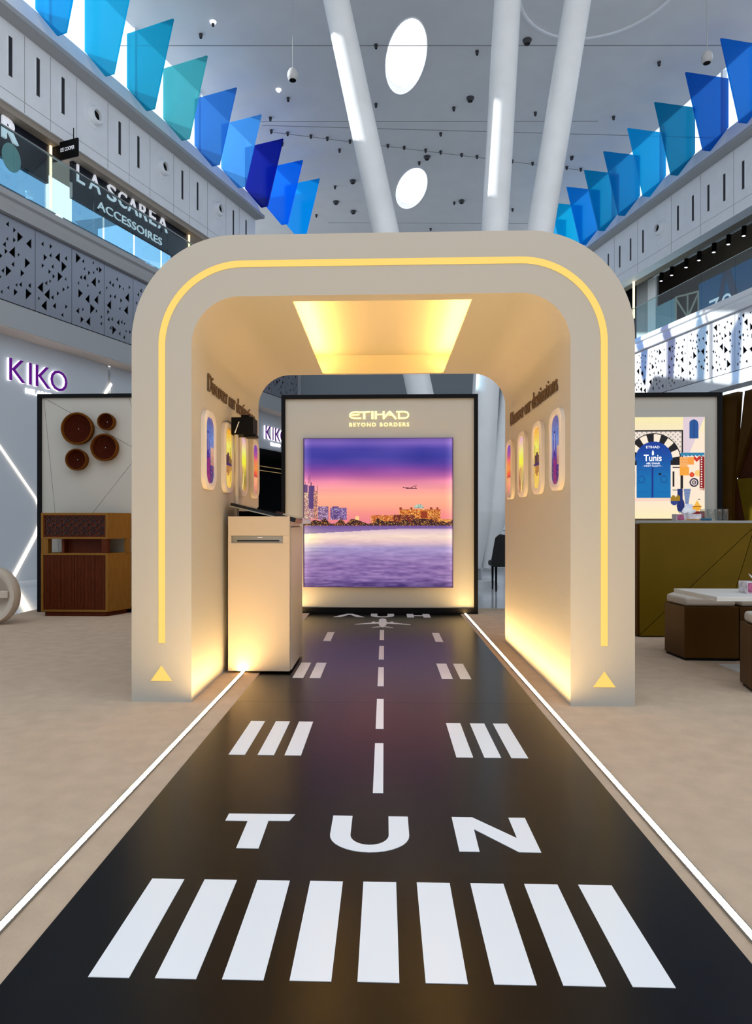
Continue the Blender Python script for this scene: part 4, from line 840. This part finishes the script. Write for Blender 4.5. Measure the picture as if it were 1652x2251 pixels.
def tissue_box(x, y, z, w, d, h, label, name_txt, ks=1.0):
    k = thing('tissue_box', (x, y, z), label, 'tissue box')
    bm_ = mat('tissue_carton', (.62, .58, .62), .5, noise=.55, nscale=16); bx('carton', x-w/2, x+w/2, y-d/2, y+d/2, z, z+h, bm_, k, bevel=.002)
    MB().prism([(x-w/2+.006, z+h*.1), (x-w*.18, z+h*.1), (x-w*.22, z+h*.9), (x-w/2+.006, z+h*.9)], y-d/2-.001, y-d/2, lambda u, v, q: (u, q, v)).build('printed_patch', mat('pink_print', (.45, .10, .22), .5, noise=.5, nscale=40), k)
    MB().prism([(x-w*.1, z+h*.06), (x+w*.45, z+h*.06), (x+w*.45, z+h*.22), (x-w*.1, z+h*.22)], y-d/2-.001, y-d/2, lambda u, v, q: (u, q, v)).build('printed_patch', mat('orange_print', (.55, .25, .05), .5, noise=.4, nscale=40), k)
    if name_txt: text_mb(name_txt, lambda u, v, q: (x-w*.16+u, y-d/2-.001-q, z+h*.4+v), w*.55, h*.32, .001, offset=.03).build('carton_print', mat('navy_print', (.02, .03, .15), .5), k)
    ts = MB(); N = 9
    for a in range(N):
        for b in range(3): pass
    pts = []
    for a in range(N):
        u = a/(N-1)*2-1; zt = ks*(.075+.05*math.sin(3.1*u+1)+.03*math.cos(7*u))
        pts.append(((x+u*.030, y+.008*math.sin(6*u), z+h-.002), (x+u*.065+.012, y+.02*math.sin(5*u), z+h+zt*.5), (x+u*.095+.018*math.sin(4*u), y+.03*math.sin(4*u+1), z+h+zt)))
    vs = [p for c in pts for p in c]; fs = [(a*3+b, a*3+3+b, a*3+4+b, a*3+1+b) for a in range(N-1) for b in range(2)]
    o = ts.add(vs, fs).build('tissue', PAPER, k, smooth=True); s = o.modifiers.new('t', 'SOLIDIFY'); s.thickness = .003
tissue_box(2.98, 6.86, 1.125, .24, .11, .065, 'tissue box with white tissue on the bar counter beside the tumblers', '', .55)
tag(bx('folded_cloth', 3.09, 3.20, 6.80, 6.86, 1.125, 1.150, mat('teal_cloth', (.03, .12, .20), .8), bevel=.008), 'folded teal blue cloth on the bar counter between tissue box and tumblers', 'cloth')

# ================================================================== SEATING on the right
def bench(poly, label, cpoly):
    k = thing('bench_seat', (sum(p[0] for p in poly)/len(poly), sum(p[1] for p in poly)/len(poly), 0), label, 'bench')
    fprism(poly, .022, .432).build('bench_base', BRONZE if True else MAROON, k, bevel=.003)
    fprism([(p[0]+(cx_-p[0])*.06, p[1]+(cy_-p[1])*.06) for p in poly for cx_, cy_ in [(sum(q[0] for q in poly)/len(poly), sum(q[1] for q in poly)/len(poly))]], 0, .022).build('recessed_plinth', BLACK, k)
    fprism(cpoly, .434, .505).build('seat_cushion', CUSHION, k, bevel=.022)
def inset(poly, f):
    cx_ = sum(p[0] for p in poly)/len(poly); cy_ = sum(p[1] for p in poly)/len(poly); return [(p[0]+(cx_-p[0])*f, p[1]+(cy_-p[1])*f) for p in poly]
p1 = [(2.395, 5.548), (2.812, 5.530), (2.812, 6.02), (2.50, 6.05), (2.372, 5.88)]; bench(p1, 'left bench with beige cushion between table and bar counter', inset(p1, .06))
p2 = [(2.820, 5.530), (3.30, 5.53), (3.30, 6.02), (2.820, 6.02)]; bench(p2, 'bench joined to the left bench behind the white table', inset(p2, .06))
p3 = [(2.37, 4.50), (2.85, 4.20), (3.0, 4.5), (2.75, 4.80), (2.421, 4.75)]; bench(p3, 'nearest bench cut off by the right edge of the picture', inset(p3, .07))
tb = thing('low_table', (2.8, 5.1, 0), 'low white angular table between the brown benches', 'table')
TP = [(2.256, 5.42), (2.296, 4.81), (2.62, 4.81), (3.3, 4.83), (3.3, 5.42)]
fprism(TP, .558, .590).build('table_top', TABLE, tb, bevel=.003)
bx('table_leg', 2.86, 2.94, 5.1, 5.18, .012, .558, TABLE, tb); fprism([(2.58, 5.38), (2.60, 4.95), (3.2, 4.86), (3.2, 5.38)], 0, .012).build('base_plate', TABLE, tb)
tissue_box(2.735, 5.09, .590, .24, .12, .085, 'pink and white tissue box on the low white table', 'lovely')

# ================================================================== ROUND CHAIR at the left edge
rc = thing('round_chair', (-4.26, 7.3, 0), 'cream ring-shaped lounge chair cut off by the left edge', 'chair')
fn = lambda a, b, h: (-4.26+a*.95, 7.22+h+.25*abs(b)*0, .315+b*1.02)
IV = mat('ivory_leather', (.56, .47, .37), .5)
MB().lathe([(.22, .0), (.245, -.02), (.29, -.02), (.305, .02), (.305, .10), (.28, .13), (.22, .13)], fn, 40).build('round_rim', IV, rc, smooth=True)
MB().lathe([(.222, .01), (.17, .06), (.10, .10), (0, .11)], fn, 40).build('inner_shell', CREAM2, rc, smooth=True)
bx('cross_band', -4.47, -4.05, 7.19, 7.26, .29, .37, IV, rc, bevel=.01)
# ================================================================== BACKGROUND right of the backdrop
ch = thing('dining_chair', (2.01, 11.6, -.03), 'black upholstered chair with thin legs beside the column base', 'chair')
CHM = mat('black_velvet', (.008, .009, .008), .8)
MB().prism([(1.82, .86), (1.89, .92), (2.03, .90), (2.19, .80), (2.27, .46), (2.23, .38), (1.77, .38), (1.75, .46)], 11.28, 11.35, lambda u, v, w: (u, w, v)).build('backrest', CHM, ch, bevel=.02)
bx('seat', 1.77, 2.25, 11.33, 11.79, .38, .47, CHM, ch, bevel=.03)
for a, b in ((1.84, 11.36), (2.18, 11.36), (1.84, 11.73), (2.18, 11.73)): MB().tube((a, b, -.03), (a, b, .39), .014, .022, n=10).build('leg', BLACK, ch)
wc = thing('wall_cabinet', (3.3, 16.3, -.03), 'white pantry cabinets seen between the column and the arch', 'cabinet')
bx('base_unit', 2.3, 4.4, 16.1, 16.7, -.03, 1.08, MALLW, wc); bx('worktop', 2.3, 4.4, 16.07, 16.7, 1.08, 1.12, MALLW, wc); bx('wall_unit', 2.72, 4.4, 16.3, 16.7, 1.62, 3.2, MALLW, wc)
bx('splashback', 2.3, 4.4, 16.69, 16.72, 1.12, 3.2, FAR, wc); bx('drawer_gap', 2.3, 4.4, 16.09, 16.1, .92, .935, SEAM, wc); bx('door_gap', 2.79, 2.80, 16.09, 16.1, 0, .92, SEAM, wc); bx('kick_line', 2.3, 4.4, 16.085, 16.1, -.03, .07, MALLG, wc)
tag(bx('coffee_machine', 2.58, 2.72, 16.2, 16.5, 1.12, 1.52, BLACK, bevel=.01), 'small black appliance standing on the white pantry worktop', 'appliance')
